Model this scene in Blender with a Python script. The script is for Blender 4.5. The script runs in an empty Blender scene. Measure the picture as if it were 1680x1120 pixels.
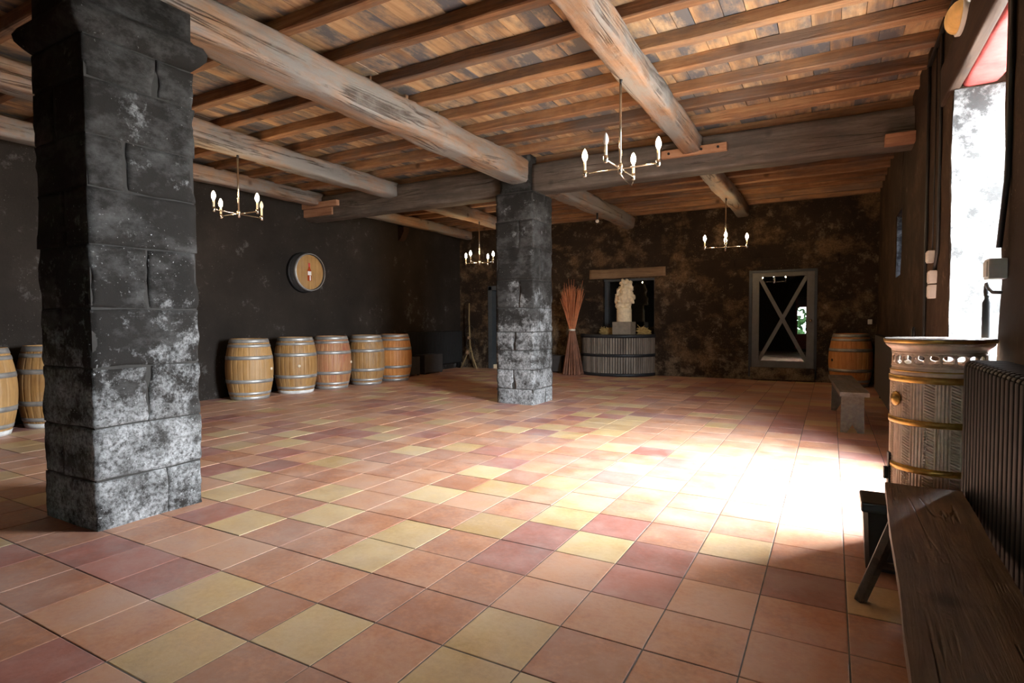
import bpy, bmesh, math, random
from math import sin, cos, pi, radians, hypot
from mathutils import Vector, Matrix, noise

# ------------------------------------------------------------------ camera, world, exposure
scene = bpy.context.scene
COL = scene.collection
YAW, PITCH, ROLL, CAMZ, FPX = 0.510126955, -0.0368754455, -0.00479643788, 1.21754, 936.3966
_f = Vector((-sin(YAW) * cos(PITCH), cos(YAW) * cos(PITCH), sin(PITCH)))
_r = Vector((cos(YAW), sin(YAW), 0))
_u = _r.cross(_f)
CR = cos(ROLL) * _r + sin(ROLL) * _u
CU = -sin(ROLL) * _r + cos(ROLL) * _u
CF = _f
cam_data = bpy.data.cameras.new('camera')
cam = bpy.data.objects.new('camera', cam_data)
COL.objects.link(cam)
cam.matrix_world = Matrix(((CR.x, CU.x, -CF.x, 0), (CR.y, CU.y, -CF.y, 0), (CR.z, CU.z, -CF.z, CAMZ), (0, 0, 0, 1)))
cam_data.sensor_width = 36.0
cam_data.lens = FPX / 1680 * 36.0
cam_data.clip_start = 0.02
scene.camera = cam

SKY = 98.0            # overcast daylight outside the openings
BULB = 270.0          # candle bulbs of the chandeliers
world = bpy.data.worlds.new('overcast_sky')
scene.world = world
world.use_nodes = True
bg = world.node_tree.nodes['Background']
bg.inputs['Color'].default_value = (0.86, 0.94, 1.0, 1)
bg.inputs['Strength'].default_value = SKY
scene.view_settings.view_transform = 'Standard'
scene.view_settings.look = 'None'
scene.view_settings.gamma = 1.0
scene.view_settings.exposure = 0.12
scene.view_settings.use_curve_mapping = False
scene.cycles.max_bounces = 10
scene.cycles.diffuse_bounces = 6
scene.cycles.sample_clamp_indirect = 8.0

# room limits (metres); y runs along the wall with the big opening, camera stands at x=0, y=0
XR, XL, YF, YN = 0.74, -8.5, 12.42, -3.6
ZJ, JH = 3.50, 0.105            # underside of the joists, their height
ZD = ZJ + JH                   # underside of the deck boards
OPEN_Y0, OPEN_Y1, OPEN_Z = 3.72, 5.22, 2.86

def portal(name, loc, rot, sx, sy):
    L = bpy.data.lights.new(name, 'AREA'); L.shape = 'RECTANGLE'; L.size = sx; L.size_y = sy
    L.cycles.is_portal = True
    o = bpy.data.objects.new(name, L); o.location = loc; o.rotation_euler = rot; COL.objects.link(o)
portal('daylight_portal', (XR + 0.58, (OPEN_Y0 + OPEN_Y1) / 2, OPEN_Z / 2), (0, radians(90), 0), OPEN_Z, OPEN_Y1 - OPEN_Y0)

def proj(p):
    d = Vector(p) - Vector((0, 0, CAMZ))
    z = d.dot(CF)
    if z < 0.05: return None
    return 840 + FPX * d.dot(CR) / z, 560 - FPX * d.dot(CU) / z, z

# ------------------------------------------------------------------ helpers
def new_mat(name):
    m = bpy.data.materials.new(name); m.use_nodes = True
    nt = m.node_tree; nt.nodes.clear()
    out = nt.nodes.new('ShaderNodeOutputMaterial')
    b = nt.nodes.new('ShaderNodeBsdfPrincipled')
    nt.links.new(b.outputs[0], out.inputs[0])
    return m, nt, b
class NB:
    """small node builder"""
    def __init__(s, nt): s.nt = nt
    def n(s, t, **kw):
        x = s.nt.nodes.new(t)
        for k, v in kw.items(): setattr(x, k, v)
        return x
    def put(s, sock, v):
        if isinstance(v, bpy.types.NodeSocket): s.nt.links.new(v, sock)
        else: sock.default_value = v
    def coord(s, kind='Object'):
        if kind == 'Position': return s.n('ShaderNodeNewGeometry').outputs['Position']
        return s.n('ShaderNodeTexCoord').outputs[kind]
    def mapping(s, v, scale=(1, 1, 1), loc=(0, 0, 0)):
        m = s.n('ShaderNodeMapping'); s.put(m.inputs[0], v)
        m.inputs['Scale'].default_value = scale; s.put(m.inputs['Location'], loc); return m.outputs[0]
    def noise(s, v, scale, detail=6, rough=0.6, dist=0.0, out='Fac'):
        x = s.n('ShaderNodeTexNoise'); s.put(x.inputs['Vector'], v)
        x.inputs['Scale'].default_value = scale; x.inputs['Detail'].default_value = detail
        x.inputs['Roughness'].default_value = rough; x.inputs['Distortion'].default_value = dist
        return x.outputs[out]
    def math(s, op, a, b=0.0, c=0.0, clamp=False):
        x = s.n('ShaderNodeMath', operation=op, use_clamp=clamp)
        s.put(x.inputs[0], a); s.put(x.inputs[1], b); s.put(x.inputs[2], c); return x.outputs[0]
    def ramp(s, f, stops):
        x = s.n('ShaderNodeValToRGB'); s.put(x.inputs[0], f)
        e = x.color_ramp.elements
        while len(e) < len(stops): e.new(0.5)
        for k, (p, c) in enumerate(stops):
            e[k].position = p
            e[k].color = (c, c, c, 1) if isinstance(c, (int, float)) else (c[0], c[1], c[2], 1)
        return x.outputs[0]
    def mix(s, f, a, b, mode='MIX'):
        x = s.n('ShaderNodeMix', data_type='RGBA', blend_type=mode)
        s.put(x.inputs[0], f)
        for k, v in ((6, a), (7, b)):
            s.put(x.inputs[k], v if isinstance(v, bpy.types.NodeSocket) else (v[0], v[1], v[2], 1))
        return x.outputs[2]
    def rand(s):
        """a number per piece: per object and per loose island"""
        o = s.n('ShaderNodeObjectInfo').outputs['Random']
        g = s.n('ShaderNodeNewGeometry').outputs['Random Per Island']
        return s.math('FRACT', s.math('ADD', o, g))
    def bump(s, h, strength=0.4, dist=0.02):
        x = s.n('ShaderNodeBump'); x.inputs['Strength'].default_value = strength; x.inputs['Distance'].default_value = dist
        s.put(x.inputs['Height'], h); return x.outputs[0]
    def sepz(s, v, ax='Z'):
        x = s.n('ShaderNodeSeparateXYZ'); s.put(x.inputs[0], v); return x.outputs[ax]

def plain(name, col, rough=0.6, metal=0.0, var=0.25, scale=12.0, bump=0.0, spec=None):
    m, nt, b = new_mat(name); q = NB(nt); c = q.coord('Object')
    f = q.noise(c, scale, 5)
    dark = tuple(x * (1 - var) for x in col); lite = tuple(min(1, x * (1 + var)) for x in col)
    q.put(b.inputs['Base Color'], q.ramp(f, [(0.3, dark), (0.7, lite)]))
    b.inputs['Roughness'].default_value = rough; b.inputs['Metallic'].default_value = metal
    if spec is not None: b.inputs['Specular IOR Level'].default_value = spec
    if bump: q.put(b.inputs['Normal'], q.bump(q.noise(c, scale * 3, 6), bump, 0.01))
    return m

def soot_wall(name, soot, lime, specks=0.62, patch=0.60, low=0.0, lowh=1.2, ochre=None, crisp=1.0, flake=0.34, haze=None):
    """smoke-blackened lime plaster: flaked patches, pale specks, salts rising from the floor"""
    m, nt, b = new_mat(name); q = NB(nt); P = q.coord('Position')
    big = q.noise(P, 1.1, 7, 0.62); mid = q.noise(P, 4.2, 12, 0.76); fine = q.noise(P, 34.0, 9, 0.8); spk = q.noise(P, 60.0, 2, 0.5)
    z = q.sepz(P)
    col = q.ramp(big, [(0.3, tuple(x * 0.62 for x in soot)), (0.55, soot), (0.75, tuple(x * 1.5 for x in soot))])
    if haze:
        col = q.mix(q.ramp(q.noise(q.mapping(P, (1, 1, 1.6), (4.4, 8.2, 0.6)), 2.2, 9, 0.72), [(0.47, 0.0), (0.66, 0.9)]), col, haze)
    if ochre:
        om = q.math('MULTIPLY', q.ramp(q.noise(q.mapping(P, (1, 1, 1.2), (3.1, 1.7, 5.2)), 1.5, 8, 0.7), [(0.50, 0.0), (0.62, 1.0)]),
                    q.ramp(fine, [(0.36, 0.15), (0.6, 1.0)]))
        col = q.mix(om, col, ochre)
    lowm = q.math('MULTIPLY', q.math('SUBTRACT', 1.0, q.math('DIVIDE', z, lowh), clamp=True), low)
    k = q.math('ADD', q.math('ADD', q.math('MULTIPLY', mid, 0.72), q.math('MULTIPLY', big, 0.28)), lowm)
    pm = q.ramp(k, [(patch, 0.0), (patch + 0.08 * crisp, 0.45), (patch + 0.25 * crisp, 1.0)])
    pm = q.math('MULTIPLY', pm, q.ramp(fine, [(flake, 0.08), (flake + 0.17, 1.0)]))
    col = q.mix(pm, col, lime)
    clus = q.noise(q.mapping(P, (1, 1, 0.8), (7.3, 2.2, 1.1)), 2.6, 5, 0.6)
    sm = q.math('MULTIPLY', q.ramp(q.math('ADD', spk, q.math('MULTIPLY', lowm, 0.25)), [(specks, 0.0), (specks + 0.05, 0.9)]), q.ramp(q.math('ADD', clus, lowm), [(0.48, 0.0), (0.66, 1.0)]))
    col = q.mix(sm, col, tuple(min(1, x * 1.05) for x in lime))
    q.put(b.inputs['Base Color'], col)
    b.inputs['Roughness'].default_value = 0.82
    b.inputs['Specular IOR Level'].default_value = 0.18
    h = q.math('ADD', q.math('MULTIPLY', mid, 0.7), q.math('MULTIPLY', fine, 0.3))
    q.put(b.inputs['Normal'], q.bump(h, 0.55, 0.03))
    return m

def wood(name, dark, mid_, lite, axis='X', grey=None, greyamt=0.5, rough=0.7, scale=1.0, randomise=True, bump=0.35, pos=False, crack=0.0, greylo=0.46):
    """grain stretched along one axis, a tint per piece, greyed patches"""
    m, nt, b = new_mat(name); q = NB(nt); c = q.coord('Position' if pos else 'Object')
    r = q.rand()
    off = q.n('ShaderNodeCombineXYZ')
    for k in range(3): q.put(off.inputs[k], q.math('MULTIPLY', r, 37.0 + 11 * k))
    st = {'X': (0.9, 14, 14), 'Y': (14, 0.9, 14), 'Z': (14, 14, 0.9)}[axis]
    st = tuple(x * scale for x in st)
    g = q.noise(q.mapping(c, st, off.outputs[0]), 1.6, 8, 0.65, 0.6)
    blot = q.noise(q.mapping(c, (1.4, 1.4, 1.4), off.outputs[0]), 2.0 * scale, 6, 0.65)
    f = q.math('ADD', q.math('MULTIPLY', g, 0.65), q.math('MULTIPLY', blot, 0.35))
    if randomise: f = q.math('ADD', f, q.math('MULTIPLY', q.math('SUBTRACT', r, 0.5), 0.22))
    col = q.ramp(f, [(0.32, dark), (0.5, mid_), (0.68, lite)])
    if grey:
        gm = q.math('MULTIPLY', q.ramp(q.noise(q.mapping(c, tuple(0.5 + x * 0.12 for x in st), off.outputs[0]), 1.6, 7, 0.7), [(greylo, 0.0), (greylo + 0.16, 1.0)]), greyamt)
        col = q.mix(gm, col, grey)
    h = g
    if crack:
        cn = q.noise(q.mapping(c, tuple(x * 0.35 for x in st), off.outputs[0]), 1.3, 4, 0.55, 0.8)
        cm = q.math('SUBTRACT', 1.0, q.ramp(q.math('ABSOLUTE', q.math('SUBTRACT', cn, 0.5)), [(0.0, 0.0), (0.022, 1.0)]))
        cm = q.math('MULTIPLY', cm, q.ramp(blot, [(0.45, 0.0), (0.6, 1.0)]))
        col = q.mix(q.math('MULTIPLY', cm, crack), col, tuple(x * 0.25 for x in dark))
        h = q.math('SUBTRACT', g, q.math('MULTIPLY', cm, 1.2))
        kn = q.n('ShaderNodeTexVoronoi'); q.put(kn.inputs['Vector'], q.mapping(c, (2.2, 2.2, 2.2), off.outputs[0])); kn.inputs['Scale'].default_value = 1.0
        km = q.ramp(kn.outputs['Distance'], [(0.05, 1.0), (0.13, 0.0)])
        col = q.mix(q.math('MULTIPLY', km, 0.7), col, tuple(x * 0.5 for x in dark))
    q.put(b.inputs['Base Color'], col)
    b.inputs['Roughness'].default_value = rough
    b.inputs['Specular IOR Level'].default_value = 0.3
    q.put(b.inputs['Normal'], q.bump(h, bump, 0.012))
    return m

M = {}
M['wall_left'] = soot_wall('sooty plaster brown black', (0.022, 0.0165, 0.013), (0.20, 0.19, 0.18), specks=0.69, patch=0.57, low=0.05)
M['wall_far'] = soot_wall('sooty plaster over ochre stone', (0.026, 0.016, 0.010), (0.28, 0.21, 0.135), specks=0.66, patch=0.535, low=0.07, lowh=1.4, ochre=(0.15, 0.092, 0.046))
M['wall_right'] = soot_wall('sooty plaster brown streaked', (0.040, 0.023, 0.013), (0.34, 0.24, 0.16), specks=0.70, patch=0.575, low=0.05, ochre=(0.09, 0.055, 0.033))
M['reveal'] = soot_wall('limewashed reveal plaster', (0.035, 0.034, 0.033), (0.30, 0.30, 0.30), specks=0.7, patch=0.45)
M['pillar'] = soot_wall('sooty pillar stone', (0.021, 0.0185, 0.0165), (0.37, 0.375, 0.38), specks=0.685, patch=0.56, low=0.13, lowh=2.1, crisp=0.6, flake=0.39, haze=(0.085, 0.083, 0.081))
M['mortar'] = plain('dark joint mortar', (0.03, 0.027, 0.024), 0.9)
M['joist'] = wood('old pine joist', (0.085, 0.037, 0.016), (0.215, 0.10, 0.044), (0.37, 0.20, 0.098), 'X', (0.095, 0.085, 0.08), 0.6, crack=0.3)
M['deck'] = wood('stained deck board', (0.22, 0.12, 0.06), (0.46, 0.28, 0.145), (0.62, 0.44, 0.26), 'Y', (0.085, 0.088, 0.10), 0.95, scale=0.55, greylo=0.42)
M['beam'] = wood('rough hewn oak beam', (0.12, 0.06, 0.032), (0.26, 0.145, 0.083), (0.40, 0.265, 0.18), 'Y', (0.20, 0.19, 0.178), 0.9, greylo=0.40, randomise=False, bump=0.9, scale=0.6, crack=0.85)
M['crossbeam'] = wood('grey brown oak crossbeam', (0.048, 0.034, 0.026), (0.105, 0.08, 0.063), (0.19, 0.155, 0.13), 'X', (0.042, 0.038, 0.036), 0.6, randomise=False, bump=0.6, scale=0.7, crack=0.6)
M['lintel'] = wood('dark lintel oak', (0.012, 0.006, 0.0035), (0.03, 0.014, 0.0075), (0.05, 0.026, 0.014), 'Y', randomise=False, rough=0.9)
M['lintel_far'] = wood('far lintel oak', (0.10, 0.06, 0.035), (0.2, 0.125, 0.07), (0.29, 0.19, 0.11), 'X', randomise=False)
M['redpaint'] = plain('faded red paint on timber', (0.40, 0.065, 0.06), 0.6, var=0.35, scale=9, bump=0.3)
M['block'] = wood('pine support block', (0.2, 0.09, 0.05), (0.36, 0.18, 0.10), (0.5, 0.28, 0.17), 'X')
M['barrel'] = wood('oak barrel stave', (0.20, 0.098, 0.031), (0.335, 0.183, 0.063), (0.44, 0.26, 0.105), 'Z', (0.30, 0.21, 0.13), 0.4, rough=0.5, scale=1.2)
M['barrel_amber'] = wood('amber oak barrel stave', (0.33, 0.12, 0.03), (0.50, 0.20, 0.055), (0.60, 0.28, 0.09), 'Z', rough=0.45, scale=1.2)
M['barrel_wine'] = wood('wine stained oak stave', (0.23, 0.09, 0.045), (0.37, 0.19, 0.085), (0.46, 0.28, 0.13), 'Z', (0.30, 0.09, 0.06), 0.5, rough=0.5, scale=0.9)
M['hoop'] = plain('galvanised hoop steel', (0.42, 0.42, 0.41), 0.46, 0.65, var=0.3, scale=8)
M['limed'] = plain('whitened chime hoop', (0.58, 0.58, 0.57), 0.7, 0.0)
M['bung'] = plain('pale bung', (0.62, 0.52, 0.38), 0.6)
M['bench'] = wood('worn dark bench wood', (0.022, 0.013, 0.008), (0.085, 0.05, 0.029), (0.20, 0.125, 0.075), 'Y', (0.13, 0.10, 0.075), 0.5, rough=0.55, bump=0.7, scale=1.0, crack=0.45)
M['bench_grey'] = wood('weathered grey bench wood', (0.10, 0.075, 0.055), (0.20, 0.155, 0.115), (0.32, 0.26, 0.2), 'Y', (0.16, 0.16, 0.165), 0.5)
M['ceramic'] = plain('beige glazed stove ceramic', (0.68, 0.52, 0.40), 0.33, var=0.14, scale=20)
M['brass'] = plain('aged brass strap', (0.50, 0.30, 0.08), 0.34, 0.8, var=0.35, scale=14)
M['stovetop'] = plain('polished grey stone top', (0.20, 0.18, 0.165), 0.18, var=0.3, scale=10)
M['iron'] = plain('black iron', (0.02, 0.02, 0.021), 0.5, 0.4)
M['radiator'] = plain('anthracite radiator enamel', (0.009, 0.0085, 0.0085), 0.55, 0.0, var=0.1, spec=0.3)
M['radpanel'] = plain('slate grey radiator panel', (0.07, 0.074, 0.08), 0.45, var=0.08)
M['blackplastic'] = plain('black plastic', (0.012, 0.012, 0.013), 0.35, var=0.1)
M['crate'] = plain('charcoal painted crate', (0.045, 0.042, 0.042), 0.7, var=0.2)
M['chrome'] = plain('brushed nickel', (0.60, 0.55, 0.46), 0.25, 1.0, var=0.08)
M['candle'] = plain('ivory candle sleeve', (0.80, 0.72, 0.52), 0.5, var=0.05)
M['whiteplastic'] = plain('white plastic box', (0.62, 0.60, 0.56), 0.5, var=0.06)
M['stone'] = plain('pale carved limestone', (0.80, 0.68, 0.48), 0.85, var=0.18, scale=14, bump=0.5)
M['plinth'] = plain('grey stone plinth', (0.22, 0.19, 0.15), 0.85, var=0.2, bump=0.3)
M['straw'] = plain('yellow straw', (0.50, 0.36, 0.14), 0.8, var=0.4, scale=30)
M['osier'] = plain('red osier twig', (0.56, 0.19, 0.07), 0.6, var=0.35, scale=6)
M['osier_base'] = plain('brown osier butt', (0.24, 0.10, 0.055), 0.7, var=0.35, scale=6)
M['twine'] = plain('white twine', (0.75, 0.70, 0.6), 0.8)
M['vatwood'] = wood('grey vat stave', (0.10, 0.085, 0.07), (0.19, 0.165, 0.14), (0.28, 0.245, 0.21), 'Z', rough=0.65)
M['vatiron'] = plain('blue black vat hoop', (0.022, 0.026, 0.032), 0.5, 0.3)
M['doorpaint'] = plain('grey brown painted joinery', (0.085, 0.078, 0.07), 0.5, var=0.12)
M['winpaint'] = plain('blue grey painted frame', (0.055, 0.064, 0.072), 0.55, var=0.15)
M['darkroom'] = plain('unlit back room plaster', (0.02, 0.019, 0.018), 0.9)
M['ground'] = plain('pale gravel yard', (0.42, 0.40, 0.36), 0.9, var=0.25, scale=6)
M['rustic'] = wood('bare vine wood', (0.12, 0.08, 0.035), (0.25, 0.18, 0.085), (0.36, 0.27, 0.14), 'Z')
M['leaf'] = plain('garden foliage', (0.10, 0.22, 0.06), 0.7, var=0.5, scale=20)
M['grout'] = plain('grey floor grout', (0.13, 0.115, 0.105), 0.8, var=0.3, scale=10)
M['redcap'] = plain('red bottle foil', (0.45, 0.02, 0.03), 0.35)
M['rosewine'] = plain('amber red wine bottle', (0.30, 0.045, 0.012), 0.15)
M['paperlabel'] = plain('white paper label', (0.80, 0.80, 0.82), 0.6, var=0.04)

def tile_mat(name, a, b_, c_):
    m, nt, b = new_mat(name); q = NB(nt); P = q.coord('Position'); r = q.rand()
    n1 = q.noise(P, 5.0, 7, 0.65); n2 = q.noise(P, 40.0, 4, 0.6)
    f = q.math('ADD', q.math('ADD', q.math('MULTIPLY', n1, 0.7), q.math('MULTIPLY', n2, 0.3)), q.math('MULTIPLY', q.math('SUBTRACT', r, 0.5), 0.30))
    col = q.ramp(f, [(0.34, a), (0.5, b_), (0.66, c_)])
    wear = q.math('ADD', 0.13, q.math('MULTIPLY', q.ramp(q.noise(P, 1.6, 9, 0.75), [(0.40, 0.0), (0.72, 1.0)]), 0.40))
    col = q.mix(wear, col, (0.58, 0.52, 0.49))
    q.put(b.inputs['Base Color'], col)
    q.put(b.inputs['Roughness'], q.ramp(n1, [(0.3, 0.34), (0.7, 0.56)]))
    b.inputs['Specular IOR Level'].default_value = 0.75
    q.put(b.inputs['Normal'], q.bump(q.math('ADD', n1, q.math('MULTIPLY', n2, 0.4)), 0.12, 0.01))
    return m
M['t0'] = tile_mat('orange cement tile', (0.38, 0.125, 0.048), (0.54, 0.215, 0.092), (0.62, 0.30, 0.15))
M['t1'] = tile_mat('ochre yellow cement tile', (0.47, 0.275, 0.085), (0.59, 0.38, 0.145), (0.67, 0.47, 0.21))
M['t2'] = tile_mat('brick red cement tile', (0.26, 0.060, 0.034), (0.37, 0.100, 0.062), (0.45, 0.15, 0.10))

def emit(name, col, s):
    m = bpy.data.materials.new(name); m.use_nodes = True; nt = m.node_tree; nt.nodes.clear()
    o = nt.nodes.new('ShaderNodeOutputMaterial'); e = nt.nodes.new('ShaderNodeEmission')
    e.inputs[0].default_value = (*col, 1); e.inputs[1].default_value = s; nt.links.new(e.outputs[0], o.inputs[0]); return m
M['bulb'] = emit('lit candle bulb', (1.0, 0.68, 0.36), BULB)
M['bulb_off'] = plain('unlit opal bulb', (0.85, 0.82, 0.75), 0.2, var=0.03)
M['lampglass'] = plain('amber bulkhead glass', (0.55, 0.30, 0.09), 0.12, var=0.2); _b = next(n for n in M['lampglass'].node_tree.nodes if n.type == 'BSDF_PRINCIPLED'); _b.inputs['Emission Color'].default_value = (1.0, 0.55, 0.18, 1); _b.inputs['Emission Strength'].default_value = 0.22
def glass(name, gl=0.10, tint=(0.9, 0.93, 0.92)):
    m = bpy.data.materials.new(name); m.use_nodes = True; nt = m.node_tree; nt.nodes.clear()
    o = nt.nodes.new('ShaderNodeOutputMaterial'); mx = nt.nodes.new('ShaderNodeMixShader')
    t = nt.nodes.new('ShaderNodeBsdfTransparent'); g = nt.nodes.new('ShaderNodeBsdfGlossy')
    t.inputs[0].default_value = (*tint, 1); g.inputs['Roughness'].default_value = 0.0
    mx.inputs[0].default_value = gl
    nt.links.new(t.outputs[0], mx.inputs[1]); nt.links.new(g.outputs[0], mx.inputs[2]); nt.links.new(mx.outputs[0], o.inputs[0]); return m
M['pane'] = glass('window glass'); M['dimming'] = glass('dimming window glass', 0.1, (0.22, 0.24, 0.27))  # second glass is tinted dark to cut the daylight through the slit

def tag(o, label=None, cat=None, group=None, kind=None):
    if label: o['label'] = label
    if cat: o['category'] = cat
    if group: o['group'] = group
    if kind: o['kind'] = kind
    return o
def empty(name, loc=(0, 0, 0), rz=0.0):
    o = bpy.data.objects.new(name, None); COL.objects.link(o)
    o.location = loc; o.rotation_euler = (0, 0, rz); o.empty_display_size = 0.1
    return o
def link(name, me, parent=None, loc=None):
    o = bpy.data.objects.new(name, me); COL.objects.link(o)
    if parent: o.parent = parent
    if loc: o.location = loc
    return o
def mesh_of(name, bm, mats, smooth=False):
    me = bpy.data.meshes.new(name)
    bmesh.ops.recalc_face_normals(bm, faces=bm.faces)
    bm.to_mesh(me); bm.free()
    for m in (mats if isinstance(mats, (list, tuple)) else [mats]): me.materials.append(m)
    if smooth:
        for p in me.polygons: p.use_smooth = True
    return me
def obj(name, bm, mat, parent=None, smooth=False, loc=None):
    return link(name, mesh_of(name, bm, mat, smooth), parent, loc)
def box(bm, x0, x1, y0, y1, z0, z1, mi=0):
    v = [bm.verts.new((x, y, z)) for x in (x0, x1) for y in (y0, y1) for z in (z0, z1)]
    for f in ((0, 1, 3, 2), (4, 6, 7, 5), (0, 4, 5, 1), (2, 3, 7, 6), (0, 2, 6, 4), (1, 5, 7, 3)):
        bm.faces.new([v[i] for i in f]).material_index = mi
    return v
def bevel(bm, off, seg=2):
    bmesh.ops.bevel(bm, geom=list(bm.edges), offset=off, segments=seg, affect='EDGES', profile=0.6)
def bbox_obj(name, x0, x1, y0, y1, z0, z1, mat, parent=None, bev=0.0):
    bm = bmesh.new(); box(bm, x0, x1, y0, y1, z0, z1)
    if bev: bevel(bm, bev)
    return obj(name, bm, mat, parent)
def tube(bm, pts, rad, n=8, cap=True, mi=0):
    """round bar along points, radius number or list"""
    pts = [Vector(p) for p in pts]; R = rad if isinstance(rad, (list, tuple)) else [rad] * len(pts)
    rings = []; prev = None
    for i, p in enumerate(pts):
        t = (pts[min(i + 1, len(pts) - 1)] - pts[max(i - 1, 0)]).normalized()
        if prev is None:
            a = Vector((0, 0, 1)) if abs(t.z) < 0.9 else Vector((1, 0, 0))
            s = t.cross(a).normalized()
        else:
            s = (prev - t * prev.dot(t)).normalized()
        prev = s; w = t.cross(s)
        rings.append([bm.verts.new(p + (s * cos(2 * pi * k / n) + w * sin(2 * pi * k / n)) * R[i]) for k in range(n)])
    for a, b in zip(rings, rings[1:]):
        for k in range(n): bm.faces.new((a[k], a[(k + 1) % n], b[(k + 1) % n], b[k])).material_index = mi
    if cap: bm.faces.new(rings[0][::-1]).material_index = mi; bm.faces.new(rings[-1]).material_index = mi
def lathe(bm, prof, n=40, cx=0, cy=0, fr=None, cap=True, a0=0.0, a1=2 * pi):
    """profile of (radius, z); fr(theta,z) adds to the radius"""
    full = abs(a1 - a0 - 2 * pi) < 1e-6
    cnt = n if full else n + 1
    rings = []
    for r, z in prof:
        rings.append([bm.verts.new((cx + (r + (fr(t, z) if fr else 0)) * cos(t), cy + (r + (fr(t, z) if fr else 0)) * sin(t), z))
                      for t in (a0 + (a1 - a0) * k / n for k in range(cnt))])
    for a, b in zip(rings, rings[1:]):
        for k in range(n if full else n): 
            j = (k + 1) % cnt
            if not full and k + 1 >= cnt: continue
            bm.faces.new((a[k], a[j], b[j], b[k]))
    if cap and full:
        bm.faces.new(rings[0][::-1]); bm.faces.new(rings[-1])
def nz(p, s, seed=0.0): return noise.noise(Vector((p[0] * s + seed, p[1] * s + seed * 0.7, p[2] * s - seed * 1.3)))
def rough_box(bm, x0, x1, y0, y1, z0, z1, cell=0.2, amp=0.012, seed=0.0, mi=0, freq=2.2):
    """box with a grid of faces, pushed about by noise of the position"""
    def ax(a, b): 
        k = max(1, int(round((b - a) / cell))); return [a + (b - a) * i / k for i in range(k + 1)]
    X, Y, Z = ax(x0, x1), ax(y0, y1), ax(z0, z1); cache = {}
    def v(x, y, z):
        k = (round(x, 5), round(y, 5), round(z, 5))
        if k not in cache:
            d = Vector((nz(k, freq, seed + 1), nz(k, freq, seed + 7), nz(k, freq, seed + 13))) * amp
            d += Vector((nz(k, freq * 4, seed + 21), nz(k, freq * 4, seed + 27), nz(k, freq * 4, seed + 33))) * amp * 0.5
            cache[k] = bm.verts.new(Vector(k) + d)
        return cache[k]
    def grid(A, B, mk, flip):
        for a0, a1 in zip(A, A[1:]):
            for b0, b1 in zip(B, B[1:]):
                q = [mk(a0, b0), mk(a1, b0), mk(a1, b1), mk(a0, b1)]
                f = bm.faces.new(q[::-1] if flip else q); f.material_index = mi
    grid(X, Y, lambda a, b: v(a, b, z0), True); grid(X, Y, lambda a, b: v(a, b, z1), False)
    grid(X, Z, lambda a, b: v(a, y0, b), False); grid(X, Z, lambda a, b: v(a, y1, b), True)
    grid(Y, Z, lambda a, b: v(x0, a, b), True); grid(Y, Z, lambda a, b: v(x1, a, b), False)
def holes_grid(a0, a1, z0, z1, holes):
    """rectangles of a wall around its openings (holes: (a_from, a_to, z_from, z_to))"""
    cuts = sorted({a0, a1, *[h[0] for h in holes], *[h[1] for h in holes]})
    out = []
    for s, e in zip(cuts, cuts[1:]):
        m = (s + e) / 2; hs = sorted([h for h in holes if h[0] < m < h[1]], key=lambda h: h[2]); z = z0
        for h in hs:
            if h[2] > z + 1e-4: out.append((s, e, z, h[2]))
            z = h[3]
        if z < z1: out.append((s, e, z, z1))
    return out
rnd = random.Random(11)

# ------------------------------------------------------------------ floor of cement tiles
T = 1.0 / 3.0
OX, OY = 2.77979502, -8.11143561
YEL = {(-15, 3), (-14, 6), (-13, 4), (-13, 7), (-11, 6), (-10, -5), (-10, 0), (-10, 5), (-10, 8), (-9, -1), (-9, 2), (-8, 4), (-7, -2), (-7, 0), (-7, 5), (-7, 8), (-6, -1), (-6, 9), (-6, 12), (-5, -4), (-5, 1), (-5, 3), (-5, 8), (-5, 10), (-4, -5), (-4, -2), (-4, -1), (-4, 2), (-4, 9), (-4, 12), (-3, -4), (-3, 0), (-3, 3), (-3, 7), (-2, 1), (-2, 2), (-2, 5), (-1, -4), (-1, -3), (-1, 0), (-1, 4), (-1, 7), (0, -4), (1, 1), (3, 0)}
RED = {(-12, 4), (-11, 0), (-11, 2), (-11, 5), (-10, 1), (-9, -5), (-9, 6), (-8, -4), (-8, -2), (-8, 9), (-7, -4), (-7, 10), (-6, -4), (-6, 5), (-6, 8), (-6, 11), (-5, -6), (-5, 4), (-5, 12), (-5, 14), (-4, 13), (-2, -1), (-2, 0), (-2, 4), (-2, 7), (-1, 1), (-1, 6), (0, -1), (0, 0), (2, 0)}
bm = bmesh.new(); box(bm, XL - 0.3, XR + 0.6, YN - 0.3, YF + 0.3, -0.15, -0.0025)
floor = tag(obj('floor', bm, M['grout']), 'chequered cement tile floor in orange, ochre yellow and brick red', kind='structure')
GAP = 0.0028
def tile_shape(bm, x, y, dz=0.0, mi=0):
    b = 0.003; z0, z1 = -0.02, dz
    h = T / 2 - GAP
    lo = [bm.verts.new((x + sx * h, y + sy * h, z0)) for sx, sy in ((-1, -1), (1, -1), (1, 1), (-1, 1))]
    mid = [bm.verts.new((x + sx * h, y + sy * h, z1 - 0.0012)) for sx, sy in ((-1, -1), (1, -1), (1, 1), (-1, 1))]
    top = [bm.verts.new((x + sx * (h - b), y + sy * (h - b), z1)) for sx, sy in ((-1, -1), (1, -1), (1, 1), (-1, 1))]
    for A, B in ((lo, mid), (mid, top)):
        for k in range(4): bm.faces.new((A[k], A[(k + 1) % 4], B[(k + 1) % 4], B[k])).material_index = mi
    bm.faces.new(top).material_index = mi
TM = []
for k in range(3):
    bm = bmesh.new(); tile_shape(bm, 0, 0); TM.append(mesh_of('tile_shape', bm, M['t%d' % k]))
tiles = []
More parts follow.
